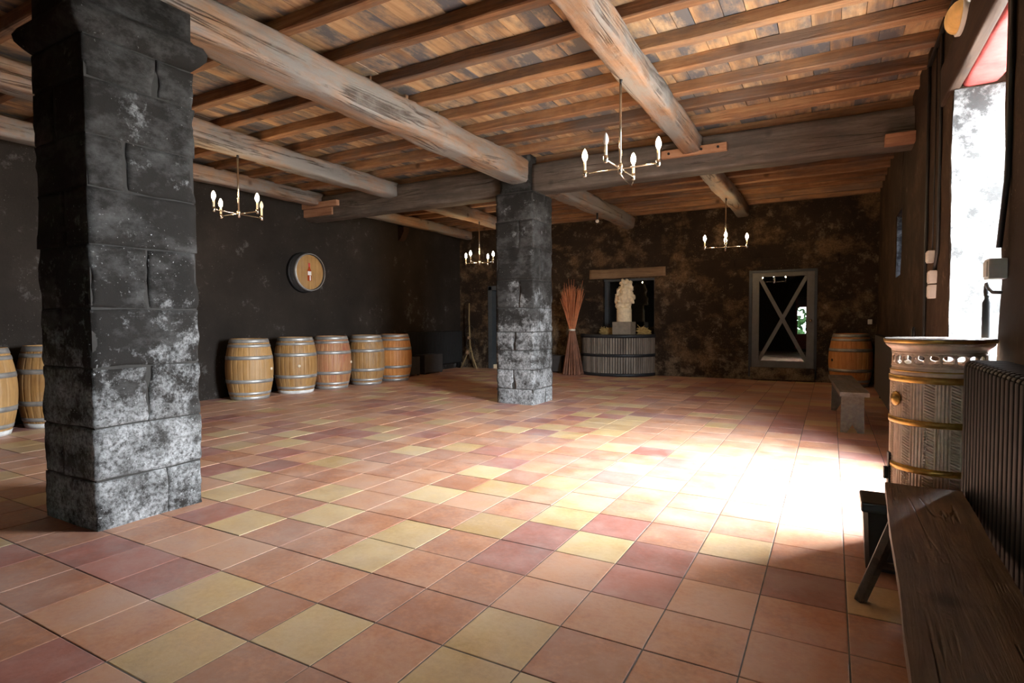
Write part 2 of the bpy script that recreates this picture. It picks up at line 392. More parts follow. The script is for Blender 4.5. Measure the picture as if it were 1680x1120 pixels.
i0, i1 = int(math.floor((XL) / T + OX)), int(math.ceil((XR + 0.5) / T + OX))
j0, j1 = int(math.floor((YN) / T + OY)), int(math.ceil(YF / T + OY))
for i in range(i0, i1):
    for j in range(j0, j1):
        x, y = (i + 0.5 - OX) * T, (j + 0.5 - OY) * T
        rr = random.Random(i * 7919 + j * 104729 + 5)
        u = rr.random()
        if (i, j) in YEL: c = 1
        elif (i, j) in RED: c = 2
        elif j > 8 or i < -11 or j < -6: c = 1 if u < 0.16 else 2 if u < 0.29 else 0
        else: c = 0
        p = proj((x, y, 0)); size = 0
        if p and -60 < p[0] < 1740 and p[1] < 1180: size = 1.0 / p[2] ** 3
        if XR < x: size = 0
        if -4.3 < x < -3.72 and (1.7 < y < 2.3 or 7.27 < y < 7.87): size = 0
        tiles.append((size, x, y, c, rr.uniform(-0.0012, 0.0012), rr.uniform(-1, 1)))
tiles.sort(key=lambda t: -t[0])
bm = bmesh.new()
for n_, (s, x, y, c, dz, tl) in enumerate(tiles):
    if n_ < 300:
        o = link('tile', TM[c], floor, (x, y, dz)); o.rotation_euler = (tl * 0.002, tl * -0.0015, 0)
    else: tile_shape(bm, x, y, dz, c)
tag(obj('tile_field', bm, [M['t0'], M['t1'], M['t2']], floor), 'far cement tiles of the floor', kind='stuff')

# ------------------------------------------------------------------ walls
HW = 4.0
def wall_x(name, x0, x1, y0, y1, holes, mat, label, cell=0.22, amp=0.012, extra=None):
    bm = bmesh.new()
    for s, e, z0, z1 in holes_grid(y0, y1, -0.1, HW, holes): rough_box(bm, x0, x1, s, e, z0, z1, cell, amp)
    return tag(obj(name, bm, mat, smooth=False), label, kind='structure')
def wall_y(name, y0, y1, x0, x1, holes, mat, label, cell=0.22, amp=0.012):
    bm = bmesh.new()
    for s, e, z0, z1 in holes_grid(x0, x1, -0.1, HW, holes): rough_box(bm, s, e, y0, y1, z0, z1, cell, amp)
    return tag(obj(name, bm, mat), label, kind='structure')
wall_x('wall_left', XL - 0.5, XL, YN, YF, [], M['wall_left'], 'soot-blackened plaster wall behind the row of barrels')
SL = (8.55, 9.27, 1.76, 2.58)
wr = wall_x('wall_right', XR, XR + 0.6, YN, YF, [(OPEN_Y0, OPEN_Y1, 0.0, OPEN_Z + 0.34), SL], M['wall_right'], 'brown smoke-stained wall with the tall daylight opening', amp=0.014)
DOOR = (-1.40, -0.29, 0.26, 2.14); NICHE = (-4.56, -3.38, 0.88, 2.14); PASS = (-7.62, -6.7, 0.0, 2.08)
wall_y('wall_far', YF, YF + 0.4, XL - 0.5, XR + 0.6, [DOOR, NICHE, PASS], M['wall_far'], 'smoke-blackened wall with glazed door and dark window')
NW = (-1.42, -0.42, 0.12, 2.45)
wall_y('wall_near', YN - 0.4, YN, XL - 0.5, XR + 0.6, [NW], M['wall_left'], 'dark wall behind the viewer with a red French window')
# pale plaster skins in the reveals of the openings
rv = bmesh.new()
rough_box(rv, XR + 0.004, XR + 0.6, OPEN_Y1 - 0.03, OPEN_Y1 + 0.02, 0.0, OPEN_Z, 0.07, 0.012, 3.0)
rough_box(rv, XR + 0.06, XR + 0.6, OPEN_Y0 - 0.02, OPEN_Y0 + 0.03, 0.0, OPEN_Z, 0.09, 0.010, 5.0)
obj('reveal_plaster', rv, M['reveal'], wr)
rv = bmesh.new()
rough_box(rv, XR + 0.01, XR + 0.6, SL[1] - 0.03, SL[1] + 0.02, SL[2], SL[3], 0.08, 0.008, 3.0)
obj('reveal_plaster', rv, M['reveal'], wr)
# lintels above the big opening
def timber(name, p0, p1, w, h, mat, parent=None, seed=0, n=26, rnd_=0.35, amp=0.02, bend=0.0, up=Vector((0, 0, 1)), taper=1.0):
    """hewn timber: rounded section swept from p0 to p1 with knots and waves"""
    p0, p1 = Vector(p0), Vector(p1); t = (p1 - p0).normalized(); s = t.cross(up).normalized(); bm = bmesh.new(); m = 20; rings = []
    for k in range(n + 1):
        f = k / n; c = p0.lerp(p1, f); ww, hh = w * (1 + (taper - 1) * f), h * (1 + (taper - 1) * f)
        c = c + s * (noise.noise(Vector((f * 2.1 + seed * 3.7, seed, 0))) * bend) + up * (noise.noise(Vector((f * 2.3, seed * 5.1, 4))) * bend * 0.5)
        ring = []
        for a in range(m):
            th = 2 * pi * (a + 0.5) / m; e = 2.0 / (2.0 + (1 - rnd_) * 6.0)
            cx = math.copysign(abs(cos(th)) ** e, cos(th)); cy = math.copysign(abs(sin(th)) ** e, sin(th))
            g = 1 + amp * 7 * noise.noise(Vector((f * (p1 - p0).length * 1.7 + seed, cos(th) * 1.1, sin(th) * 1.1))) + amp * 3.4 * noise.noise(Vector((f * (p1 - p0).length * 6 + seed, cos(th) * 3, sin(th) * 3)))
            ring.append(bm.verts.new(c + s * cx * ww / 2 * g + up * cy * hh / 2 * g))
        rings.append(ring)
    for a, b in zip(rings, rings[1:]):
        for k in range(m): bm.faces.new((a[k], a[(k + 1) % m], b[(k + 1) % m], b[k]))
    bm.faces.new(rings[0][::-1]); bm.faces.new(rings[-1])
    me = mesh_of(name, bm, mat, True)
    return link(name, me, parent)
LZ = OPEN_Z + 0.155
tag(timber('lintel', (XR + 0.012, OPEN_Y0 - 0.35, LZ), (XR + 0.012, OPEN_Y1 + 0.35, LZ), 0.075, 0.31, M['lintel'], seed=2, rnd_=0.1, amp=0.008),
    'dark oak lintel over the tall daylight opening, flush with the brown wall', 'lintel', kind='structure')
for k, (x, w) in enumerate(((XR + 0.165, 0.22), (XR + 0.43, 0.22))):
    tag(timber('painted_lintel', (x, OPEN_Y0 - 0.2, LZ - 0.03 * k), (x, OPEN_Y1 + 0.2, LZ + 0.01 - 0.03 * k), w, 0.30, M['redpaint'], seed=5 + k, rnd_=0.15, amp=0.012),
        ('red painted lintel timber set behind the dark oak lintel', 'outer red painted lintel timber over the daylight opening')[k], 'lintel', kind='structure')
# open red casement frame at the outer face of the opening
w1 = tag(empty('window_1', (XR + 0.56, (OPEN_Y0 + OPEN_Y1) / 2, 0)), 'tall daylight opening with an open red frame behind the stove', kind='structure')
def local(o, *q): return o
hw = (OPEN_Y1 - OPEN_Y0) / 2
for s in (-1, 1): bbox_obj('frame_post', -0.03, 0.03, s * (hw - 0.03) - 0.035, s * (hw - 0.03) + 0.035, 0, OPEN_Z, M['redpaint'], w1, 0.006)
bbox_obj('threshold', -0.28, 0.04, -hw, hw, -0.02, 0.03, M['plinth'], w1, 0.006)
# small slit window with its frame
w2 = tag(empty('window_2', (XR + 0.5, (SL[0] + SL[1]) / 2, SL[2])), 'narrow bright window slot high in the brown wall', kind='structure')
sh = (SL[1] - SL[0]) / 2
for s in (-1, 1): bbox_obj('frame_post', -0.02, 0.02, s * (sh - 0.03) - 0.025, s * (sh - 0.03) + 0.025, 0, SL[3] - SL[2], M['winpaint'], w2)
bbox_obj('pane', -0.003, 0.003, -sh, sh, 0, SL[3] - SL[2], M['dimming'], w2)
# red French window behind the viewer (seen mirrored in the glazed door)
w3 = tag(empty('window_3', ((NW[0] + NW[1]) / 2, YN - 0.25, NW[2])), 'red framed French window seen mirrored in the glazed door', kind='structure')
nw = (NW[1] - NW[0]) / 2; nh = NW[3] - NW[2]
for x in (-nw + 0.04, -0.035, 0.035, nw - 0.04): bbox_obj('frame_post', x - 0.04, x + 0.04, -0.03, 0.03, 0, nh, M['redpaint'], w3)
for z in (0.62, nh - 0.4): bbox_obj('frame_rail', -nw, nw, -0.028, 0.028, z - 0.05, z + 0.05, M['redpaint'], w3)
for s in (-1, 1):
    bbox_obj('lower_panel', min(s * 0.06, s * (nw - 0.08)), max(s * 0.06, s * (nw - 0.08)), -0.018, 0.018, 0, 0.6, M['redpaint'], w3)
    bbox_obj('pane', min(s * 0.06, s * (nw - 0.08)), max(s * 0.06, s * (nw - 0.08)), -0.003, 0.003, 0.66, nh - 0.44, M['pane'], w3)
bbox_obj('pale_arch_panel', -nw, nw, -0.12, -0.06, nh - 0.36, nh, M['reveal'], w3)
# back rooms behind the far wall: dark shell
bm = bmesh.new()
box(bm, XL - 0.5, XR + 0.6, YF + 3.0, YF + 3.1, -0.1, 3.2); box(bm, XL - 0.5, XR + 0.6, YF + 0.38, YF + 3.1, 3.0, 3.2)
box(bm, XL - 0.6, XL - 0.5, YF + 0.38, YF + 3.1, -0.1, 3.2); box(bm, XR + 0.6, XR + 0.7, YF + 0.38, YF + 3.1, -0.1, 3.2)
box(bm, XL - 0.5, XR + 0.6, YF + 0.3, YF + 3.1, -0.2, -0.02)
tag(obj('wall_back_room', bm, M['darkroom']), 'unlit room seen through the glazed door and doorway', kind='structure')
# yard outside and hedge
tag(bbox_obj('ground', XR + 0.6, 30, -20, 40, -0.3, -0.04, M['ground']), 'pale gravel yard outside the daylight opening', kind='structure')
tag(bbox_obj('ground', -20, 20, YN - 22, YN - 0.4, -0.3, -0.04, M['ground']), 'pale gravel yard outside the red French window', kind='structure')
bm = bmesh.new(); hr = random.Random(4)
for k in range(2600):
    c = Vector((hr.uniform(-5, 4), YN - 4 - hr.random() * 1.2, hr.uniform(0, 3.6 + hr.random())))
    a = Vector((hr.uniform(-1, 1), hr.uniform(-1, 1), hr.uniform(-1, 1))) * 0.16; b_ = Vector((hr.uniform(-1, 1), hr.uniform(-1, 1), hr.uniform(-1, 1))) * 0.16
    bm.faces.new([bm.verts.new(c + d) for d in (a, b_, -a, -b_)])
tag(bbox_obj('sky_blocker', -3.2, 1.6, YN - 3.4, YN - 0.38, 2.75, 2.9, M['crossbeam'], None, 0.01), 'unseen slab added as sky roof outside the red French window', 'blocker', kind='structure')  # unseen slab added to keep sky light out of the French window
tag(obj('hedge', bm, M['leaf']), 'green garden hedge outside the red French window', 'hedge')

# ------------------------------------------------------------------ ceiling: boards, joists, beams
bm = bmesh.new(); box(bm, XL - 0.5, XR + 0.6, YN - 0.4, YF + 3.1, ZD + 0.04, ZD + 0.25)
ceiling = tag(obj('ceiling', bm, M['crossbeam']), 'timber ceiling of short stained boards laid over close joists', kind='structure')
JY = [3.17 - 0.54 * k for k in range(12, 0, -1)] + [3.17, 3.75, 4.33, 4.88, 5.43, 5.97, 6.48, 7.02, 7.6, 8.15, 8.7, 9.25, 9.82, 10.35, 10.88, 11.36, 11.88, 12.34]
def joist_mesh(L, seed, n=8):
    bm = bmesh.new(); w = 0.105; rr = random.Random(seed); rings = []
    for k in range(n + 1):
        x = L * k / n; dy = rr.uniform(-0.008, 0.008); dz = rr.uniform(-0.006, 0.006); ww = w / 2 + rr.uniform(-0.006, 0.006); c = 0.010
        pr = [(-ww, JH), (-ww, c), (-ww + c, 0), (ww - c, 0), (ww, c), (ww, JH)]
        rings.append([bm.verts.new((x, dy + a, b + (dz if b < 0.1 else 0.0))) for a, b in pr])
    for a, b in zip(rings, rings[1:]):
        for k in range(6): bm.faces.new((a[k], a[(k + 1) % 6], b[(k + 1) % 6], b[k]))
    bm.faces.new(rings[0]); bm.faces.new(rings[-1][::-1])
    return mesh_of('joist_shape', bm, M['joist'])
XB1 = -3.97
JA = [joist_mesh(XB1 - XL + 0.03, s) for s in range(4)]; JB = [joist_mesh(XR - XB1 + 0.03, s + 9) for s in range(4)]
for k, y in enumerate(JY):
    o = link('joist', JA[k % 4], ceiling, (XL - 0.01, y + rnd.uniform(-0.03, 0.03), ZJ)); o.rotation_euler = (0, 0, rnd.uniform(-0.004, 0.004))
    o = link('joist', JB[k % 4], ceiling, (XB1 - 0.02, y + rnd.uniform(-0.012, 0.012), ZJ)); o.rotation_euler = (0, 0, rnd.uniform(-0.003, 0.003))
boards = []
edges = [YN] + JY + [YF]
for y0, y1 in zip(edges, edges[1:]):
    x = XL + rnd.uniform(-0.1, 0)
    while x < XR:
        w = rnd.uniform(0.13, 0.25); p = proj((x + w / 2, (y0 + y1) / 2, ZD)); s = 0
        if p and -40 < p[0] < 1720 and p[1] > -40: s = 1.0 / p[2] ** 3
        boards.append((s, x, w, y0, y1, rnd.uniform(0, 0.008))); x += w
boards.sort(key=lambda b: -b[0])
bm = bmesh.new(); BM_ = {}
for n_, (s, x, w, y0, y1, dz) in enumerate(boards):
    if n_ < 300:
        k = (round(w, 2), round(y1 - y0, 3))
        if k not in BM_:
            b2 = bmesh.new(); box(b2, -k[0] / 2 + 0.002, k[0] / 2 - 0.002, -k[1] / 2, k[1] / 2, 0, 0.03); BM_[k] = mesh_of('board_shape', b2, M['deck'])
        link('deck_board', BM_[k], ceiling, (x + w / 2, (y0 + y1) / 2, ZD + dz))
    else: box(bm, x + 0.002, x + w - 0.002, y0, y1, ZD + dz, ZD + 0.03)
tag(obj('deck_field', bm, M['deck'], ceiling), 'remaining ceiling boards', kind='stuff')

YC0, YC1 = 7.40, 7.72
yc = (YC0 + YC1) / 2
zb = ZJ - 0.115
def ybeam(x, y0, y1, w, h, seed, label, zc=None, bend=0.05, amp=0.022, rr_=0.45, taper=1.0):
    z = ZJ - h / 2 + 0.015 if zc is None else zc
    tag(timber('ceiling_beam', (x, y0, z), (x, y1, z), w, h, M['beam'], seed=seed, n=46, rnd_=rr_, amp=amp, bend=bend, taper=taper), label, 'beam', kind='structure')
ybeam(XB1, YN, YC0 + 0.1, 0.32, 0.33, 1, 'thick rough-hewn beam running between the two stone pillars')
ybeam(-1.55, YN, YC0 + 0.05, 0.24, 0.23, 3, 'crooked round beam carrying a chandelier near the daylight opening')
ybeam(-6.42, YN, YC0 + 0.05, 0.25, 0.25, 6, 'grey weathered beam carrying a chandelier above the barrels', bend=0.04)
ybeam(-8.18, YN, YC0 + 0.05, 0.22, 0.22, 8, 'slim beam running along the top of the barrel wall', bend=0.03)
ybeam(-3.93, YC1 - 0.1, YF + 0.1, 0.30, 0.29, 12, 'rounded beam from the stone pillar to the wall of the vat', taper=0.85)
ybeam(-1.58, YC1 - 0.05, YF + 0.1, 0.24, 0.23, 14, 'rough short beam ending above the glazed door wall')
ybeam(-6.5, YC1 - 0.05, YF + 0.1, 0.24, 0.24, 16, 'brown short beam over the dark doorway chandelier')
ybeam(-8.2, YC1 - 0.05, YF + 0.1, 0.2, 0.2, 18, 'orange short beam over the tripod stand corner')
for k, (a, b, lab) in enumerate(((XL - 0.1, -4.15, 'squared grey crossbeam from the barrel wall to the stone pillar'), (-3.85, XR + 0.1, 'squared grey crossbeam from the stone pillar to the wall with the opening'))):
    tag(timber('ceiling_crossbeam', (a, yc, 3.275), (b, yc, 3.275), YC1 - YC0, 0.42, M['crossbeam'], seed=20 + k, n=40, rnd_=0.06, amp=0.006, bend=0.02), lab, 'beam', kind='structure')
def sblock(x0, x1, z0, z1, y0, y1, lab, bolts=0):
    e = tag(empty('support_block', ((x0 + x1) / 2, y0, z0)), lab, 'block')
    w = (x1 - x0) / 2
    bbox_obj('block_body', -w, w, 0, y1 - y0, 0, z1 - z0, M['block'], e, 0.008)
    for k in range(bolts):
        b2 = bmesh.new(); x = -w + (k + 0.5) * 2 * w / bolts
        tube(b2, [(x, 0.004, (z1 - z0) / 2), (x, -0.012, (z1 - z0) / 2)], 0.016, 8); obj('bolt', b2, M['iron'], e)
sblock(-1.92, -1.13, 3.26, 3.355, YC0 - 0.07, YC0 + 0.01, 'bolted pine cleat under the crooked beam on the crossbeam', 4)
sblock(0.47, XR + 0.0, 3.06, 3.17, YC0 - 0.13, YC0 + 0.01, 'short pine block holding the crossbeam at the brown wall')
sblock(XL, -7.62, 3.26, 3.36, YC0 - 0.08, YC0 + 0.01, 'pine cleat holding the crossbeam at the barrel wall')
sblock(XL, -7.78, 3.12, 3.255, YC0 - 0.04, YC0 + 0.03, 'lower pine cleat at the barrel wall under the crossbeam')

cb = tag(empty('wall_corbel', (XL, 10.08, 3.0)), 'small dark timber corbel on the barrel wall under the orange short beam', 'corbel', kind='structure')
flat = bmesh.new(); A = [flat.verts.new((x, -0.09, z)) for x, z in ((-0.02, 0), (0.07, 0.06), (0.16, 0.22), (0.16, 0.31), (-0.02, 0.31))]; B = [flat.verts.new((v.co.x, 0.09, v.co.z)) for v in A]
flat.faces.new(A); flat.faces.new(B[::-1])
for k in range(5): flat.faces.new((A[k], B[k], B[(k + 1) % 5], A[(k + 1) % 5]))
obj('corbel_body', flat, M['lintel'], cb)
# ------------------------------------------------------------------ stone pillars
def stone(name, x0, x1, y0, y1, z0, z1, mat, parent, seed, r=0.014):
    bm = bmesh.new(); n = 11
    c = Vector(((x0 + x1) / 2, (y0 + y1) / 2, (z0 + z1) / 2)); h = Vector(((x1 - x0) / 2, (y1 - y0) / 2, (z1 - z0) / 2))
    bmesh.ops.create_cube(bm, size=2.0)
    bmesh.ops.subdivide_edges(bm, edges=list(bm.edges), cuts=n, use_grid_fill=True)
    for v in bm.verts:
        k = [v.co[i] * h[i] for i in range(3)]
        ed = sorted(h[i] - abs(k[i]) for i in range(3))
        rr = r * 0.28 * (1.0 + 0.8 * nz(v.co, 2.0, seed))
        near = max(0.0, 1 - ed[1] / 0.05)
        p = Vector(k)
        for i in range(3): p[i] -= math.copysign(1, p[i]) * rr * near if abs(v.co[i]) > 0.98 else 0.0
        w = p + c
        if abs(v.co.x) > 0.98 and abs(v.co.y) > 0.98:      # worn, chipped vertical arrises
            e_ = max(0.0, nz(w, 3.0, seed + 5) * 0.7 + nz(w, 9.0, seed + 2) * 0.6) * 0.045
            p.x -= math.copysign(e_, p.x); p.y -= math.copysign(e_, p.y)
        p += Vector((nz(w, 5, seed), nz(w, 5, seed + 9), nz(w, 5, seed + 17))) * 0.008 + Vector((nz(w, 16, seed), nz(w, 16, seed + 9), 0)) * 0.004
        v.co = p
    o = obj(name, bm, mat, parent, True); o.location = c - parent.location
    return o
def pillar(x0, x1, y0, y1, courses, label, top):
    e = tag(empty('pillar', ((x0 + x1) / 2, (y0 + y1) / 2, 0)), label, 'pillar', kind='structure')
    w, d = (x1 - x0) / 2, (y1 - y0) / 2
    bbox_obj('core', -w + 0.012, w - 0.012, -d + 0.012, d - 0.012, 0, top, M['mortar'], e)
    for k, (a, b) in enumerate(zip(courses, courses[1:])):
        g = 0.0015; rr = random.Random(int(a * 100) + 3)
        if k % 2 == 0:
            s = y0 + (y1 - y0) * rr.uniform(0.3, 0.7)
            stone('stone_block', x0, x1, y0, s - g, a + g, b - g, M['pillar'], e, k * 3.1)
            stone('stone_block', x0, x1, s + g, y1, a + g, b - g, M['pillar'], e, k * 3.1 + 1.3)
        else:
            s = x0 + (x1 - x0) * rr.uniform(0.35, 0.65)
            stone('stone_block', x0, s - g, y0, y1, a + g, b - g, M['pillar'], e, k * 2.7 + 0.4)
            stone('stone_block', s + g, x1, y0, y1, a + g, b - g, M['pillar'], e, k * 2.7 + 2.4)
    return e
PX0, PX1 = -4.325, -3.705
p1 = pillar(PX0, PX1, 1.675, 2.325, [-0.03, 0.29, 0.60, 0.95, 1.30, 1.67, 2.0, 2.30, 2.62, 2.86], 'massive stone pillar with a moulded capital beside the barrels', 3.2)
def ring_mould(parent, w, d, prof, name, mat):
    bm = bmesh.new(); rings = []
    for o_, z in prof:
        pts = []
        for sx, sy, ex, ey in ((-1, -1, 1, -1), (1, -1, 1, 1), (1, 1, -1, 1), (-1, 1, -1, -1)):
            for t in range(8):
                f = t / 8; x = (sx + (ex - sx) * f) * (w + o_); y = (sy + (ey - sy) * f) * (d + o_)
                pts.append(bm.verts.new((x + nz((x, y, z), 5, 3) * 0.012, y + nz((x, y, z), 5, 8) * 0.012, z + nz((x, y, z), 4, 5) * 0.01)))
        rings.append(pts)
    for a, b in zip(rings, rings[1:]):
        for k in range(32): bm.faces.new((a[k], a[(k + 1) % 32], b[(k + 1) % 32], b[k]))
    bm.faces.new(rings[0][::-1]); bm.faces.new(rings[-1])
    return obj(name, bm, mat, parent, True)
ring_mould(p1, 0.31, 0.325, [(-0.02, 2.86), (0.0, 2.87), (0.03, 2.90), (0.06, 2.94), (0.065, 2.98), (0.045, 3.02), (0.005, 3.04), (-0.01, 3.06), (-0.01, 3.24)], 'capital', M['pillar'])
p2 = pillar(PX0, PX1, 7.25, 7.89, [-0.03, 0.22, 0.50, 0.78, 1.05, 1.40, 1.80, 2.26, 2.65, 3.05], 'free-standing stone pillar in the middle of the hall', 3.06)
stone('stone_block', -4.30, -3.80, 7.31, 7.80, 3.05, 3.6, M['pillar'], p2, 33.0)

# ------------------------------------------------------------------ barrels
BH = 0.95
def brad(z): return 0.352 - (0.352 - 0.275) * ((z - BH / 2) / (BH / 2)) ** 2
def barrel_meshes(mat):
    ns = 26
    bm = bmesh.new(); prof = [(brad(BH * k / 22), BH * k / 22) for k in range(23)]
    N = ns * 5
    def fr(t, z):
        f = (t / (2 * pi) * ns) % 1.0
        return -0.0035 if min(f, 1 - f) < 0.05 else 0.0
    lathe(bm, prof, N, fr=fr, cap=False)
    # rim and sunk head
    top = [v for v in bm.verts if abs(v.co.z - BH) < 1e-6]
    lathe(bm, [(brad(BH), BH), (brad(BH) - 0.022, BH), (brad(BH) - 0.026, BH - 0.035)], N, cap=False)
    lathe(bm, [(brad(0), 0), (brad(0) - 0.022, 0.0), (brad(0) - 0.024, 0.03)], N, cap=False)
    body = mesh_of('barrel_body', bm, mat, False)
    bm = bmesh.new(); lathe(bm, [(brad(BH) - 0.024, BH - 0.05), (brad(BH) - 0.024, BH - 0.033)], 40); head = mesh_of('barrel_head', bm, mat)
    return body, head
HOOPS = [(0.002, 0.055), (0.080, 0.045), (0.265, 0.056), (0.630, 0.056), (0.820, 0.045), (0.888, 0.058)]
def hoop_mesh(z, h, mat):
    bm = bmesh.new(); o = 0.004
    lathe(bm, [(brad(z) - 0.003, z), (brad(z) + o, z), (brad(z + h) + o, z + h), (brad(z + h) - 0.003, z + h), (brad(z) - 0.003, z)], 48, cap=False)
    return mesh_of('hoop', bm, mat, True)
BMESH = {k: barrel_meshes(M[k]) for k in ('barrel', 'barrel_amber', 'barrel_wine')}
HM = [hoop_mesh(z, h, M['hoop']) for z, h in HOOPS]; HL = hoop_mesh(*HOOPS[0], M['limed'])
bm = bmesh.new(); lathe(bm, [(0.026, 0.0), (0.026, 0.012), (0.022, 0.02)], 14); BUNG = mesh_of('bung', bm, M['bung'], True)
def barrel(x, y, kind, rz, label, limed=False, bung=None, tilt=0.0, group='oak barrels along the dark wall'):
    e = tag(empty('wine_barrel', (x, y, 0), rz), label, 'barrel', group)
    link('barrel_body', BMESH[kind][0], e); link('barrel_head', BMESH[kind][1], e)
    for k, m in enumerate(HM): link('hoop', HL if (k == 0 and limed) else m, e)
    if bung is not None:
        a = bung - rz; o = link('bung', BUNG, e, (0.350 * cos(a), 0.350 * sin(a), 0.475)); o.rotation_euler = (0, pi / 2, a)
        if bung is not None and kind == 'barrel_amber': o.data = BUNGD
    return e
bm = bmesh.new(); lathe(bm, [(0.026, 0.0), (0.026, 0.004), (0.02, 0.005)], 14); BUNGD = mesh_of('bung', bm, M['iron'], True)
barrel(-8.06, 5.86, 'barrel', 0.3, 'pale oak barrel with a bare belly, first of five beside the stone pillar', bung=0.45)
barrel(-8.04, 6.74, 'barrel', 1.9, 'oak barrel with a white chime hoop and a bung facing the room', True, bung=-0.55)
barrel(-7.99, 7.50, 'barrel_wine', 2.7, 'oak barrel with a wine-red stained belly between two pale barrels', bung=0.5)
barrel(-7.88, 8.28, 'barrel', 4.1, 'plain pale oak barrel next to the amber barrel')
barrel(-7.86, 9.08, 'barrel_amber', 5.0, 'amber oak barrel at the end of the row beside charcoal crates')
barrel(-8.10, 3.26, 'barrel', 0.9, 'oak barrel with a whitened base half hidden behind the massive pillar', True)
barrel(-7.98, 2.50, 'barrel', 2.2, 'oak barrel with a whitened base beyond the massive pillar, last along the wall', True)
barrel(0.31, 12.03, 'barrel_amber', 3.3, 'amber oak barrel in the corner behind the grey bench', bung=-2.55, group='amber barrel in the corner')

# barrel end mounted on the wall, with a printed bottle
e = tag(empty('barrel_end', (XL + 0.0, 7.33, 2.115)), 'round barrel end mounted high on the wall showing a wine bottle', 'barrel end')
def xdisc(bm, prof, n=40):
    lathe(bm, prof, n, cap=False)
    for v in bm.verts: v.co = Vector((v.co.z, v.co.x, v.co.y))
bm = bmesh.new(); xdisc(bm, [(0.365, -0.01), (0.355, 0.10), (0.335, 0.20), (0.318, 0.20), (0.314, 0.17)]); obj('stave_ring', bm, M['crate'], e)
bm = bmesh.new(); xdisc(bm, [(0.345, 0.135), (0.347, 0.135), (0.339, 0.205), (0.325, 0.206)]); obj('hoop', bm, M['hoop'], e, True)
bm = bmesh.new(); xdisc(bm, [(0.372, 0.0), (0.374, 0.0), (0.365, 0.06), (0.355, 0.06)]); obj('hoop', bm, M['iron'], e, True)
bm = bmesh.new(); lathe(bm, [(0.32, 0.155), (0.32, 0.172)], 40)
for v in bm.verts: v.co = Vector((v.co.z, v.co.x, v.co.y))
hd = obj('barrel_head', bm, M['barrel'], e)
def flat_shape(name, pts, mat, parent, x0, x1, loc):
    bm = bmesh.new(); a = [bm.verts.new((x0, y, z)) for y, z in pts]; b = [bm.verts.new((x1, y, z)) for y, z in pts]; n = len(pts)
    bm.faces.new(a[::-1]); bm.faces.new(b)
    for k in range(n): bm.faces.new((a[k], a[(k + 1) % n], b[(k + 1) % n], b[k]))
    return obj(name, bm, mat, parent, loc=loc)
bl = (0.172, -0.01, -0.16)
flat_shape('printed_bottle', [(-0.042, 0), (0.042, 0), (0.042, 0.19), (0.018, 0.235), (0.016, 0.27), (-0.016, 0.27), (-0.018, 0.235), (-0.042, 0.19)], M['rosewine'], e, 0, 0.004, bl)
flat_shape('bottle_foil', [(-0.019, 0.255), (0.019, 0.255), (0.019, 0.325), (-0.019, 0.325)], M['redcap'], e, 0, 0.005, bl)
flat_shape('bottle_label', [(-0.036, 0.105), (0.042, 0.105), (0.042, 0.175), (-0.036, 0.175)], M['paperlabel'], e, 0.0045, 0.006, bl)
flat_shape('bottle_label', [(0.005, 0.008), (0.028, 0.008), (0.028, 0.098), (0.005, 0.098)], M['paperlabel'], e, 0.0045, 0.006, bl)

# ------------------------------------------------------------------ chandeliers
AL = 0.335
def chandelier_meshes():
    d = {}
    bm = bmesh.new(); tube(bm, [(-AL, 0, 0), (AL, 0, 0)], 0.0065, 8); d['arm'] = mesh_of('arm', bm, M['chrome'], True)
    bm = bmesh.new(); lathe(bm, [(0.012, -0.03), (0.019, -0.024), (0.019, 0.03), (0.013, 0.034)], 14); d['cup'] = mesh_of('cup', bm, M['chrome'], True)
    bm = bmesh.new(); lathe(bm, [(0.0125, 0.03), (0.0125, 0.115), (0.009, 0.118)], 12); d['sleeve'] = mesh_of('candle_sleeve', bm, M['candle'], True)
    prof = [(0.008, 0.116), (0.016, 0.128), (0.0225, 0.148), (0.0235, 0.162), (0.020, 0.182), (0.012, 0.203), (0.004, 0.217), (0.0005, 0.221)]
    for k, m in (('bulb', 'bulb'), ('bulb_off', 'bulb_off')):
        bm = bmesh.new(); lathe(bm, prof, 14); d[k] = mesh_of('bulb', bm, M[m], True)
    bm = bmesh.new(); lathe(bm, [(0.004, -0.05), (0.018, -0.04), (0.022, -0.01), (0.022, 0.02), (0.014, 0.045)], 16); d['hub'] = mesh_of('hub', bm, M['chrome'], True)
    return d
CH = chandelier_meshes()
def chandelier(x, y, z, ztop, rz, label, off=None, chain=False):
    e = tag(empty('chandelier', (x, y, z), rz), label, 'chandelier', 'four-armed candle chandeliers')
    L = ztop - z
    bm = bmesh.new(); tube(bm, [(0, 0, 0.0), (0, 0, L - 0.1)], 0.0115, 10); obj('stem', bm, M['chrome'], e, True)
    bm = bmesh.new(); tube(bm, [(0, 0, L - 0.11), (0.004, 0, L - 0.07), (0, 0, L - 0.03), (0, 0, L + 0.02)], [0.007, 0.015, 0.008, 0.006], 8); obj('hook', bm, M['iron'], e, True)
    link('hub', CH['hub'], e); link('arm', CH['arm'], e); o = link('arm', CH['arm'], e); o.rotation_euler = (0, 0, pi / 2)
    for k in range(4):
        p = (AL * cos(k * pi / 2), AL * sin(k * pi / 2), 0)
        c = link('cup', CH['cup'], e, p); link('candle_sleeve', CH['sleeve'], c); link('bulb', CH['bulb_off' if k == off else 'bulb'], c)
    if chain:
        bm = bmesh.new(); tube(bm, [(0, 0, -0.045), (0.0, 0.13, -0.075), (0.01, 0.25, -0.10), (0.0, 0.31, -0.07), (0, AL, -0.02)], 0.004, 6); obj('cable', bm, M['chrome'], e, True)
chandelier(-1.62, 4.84, 2.53, 3.36, radians(-2), 'candle chandelier with a dangling cable hung from the crooked beam', 3, True)
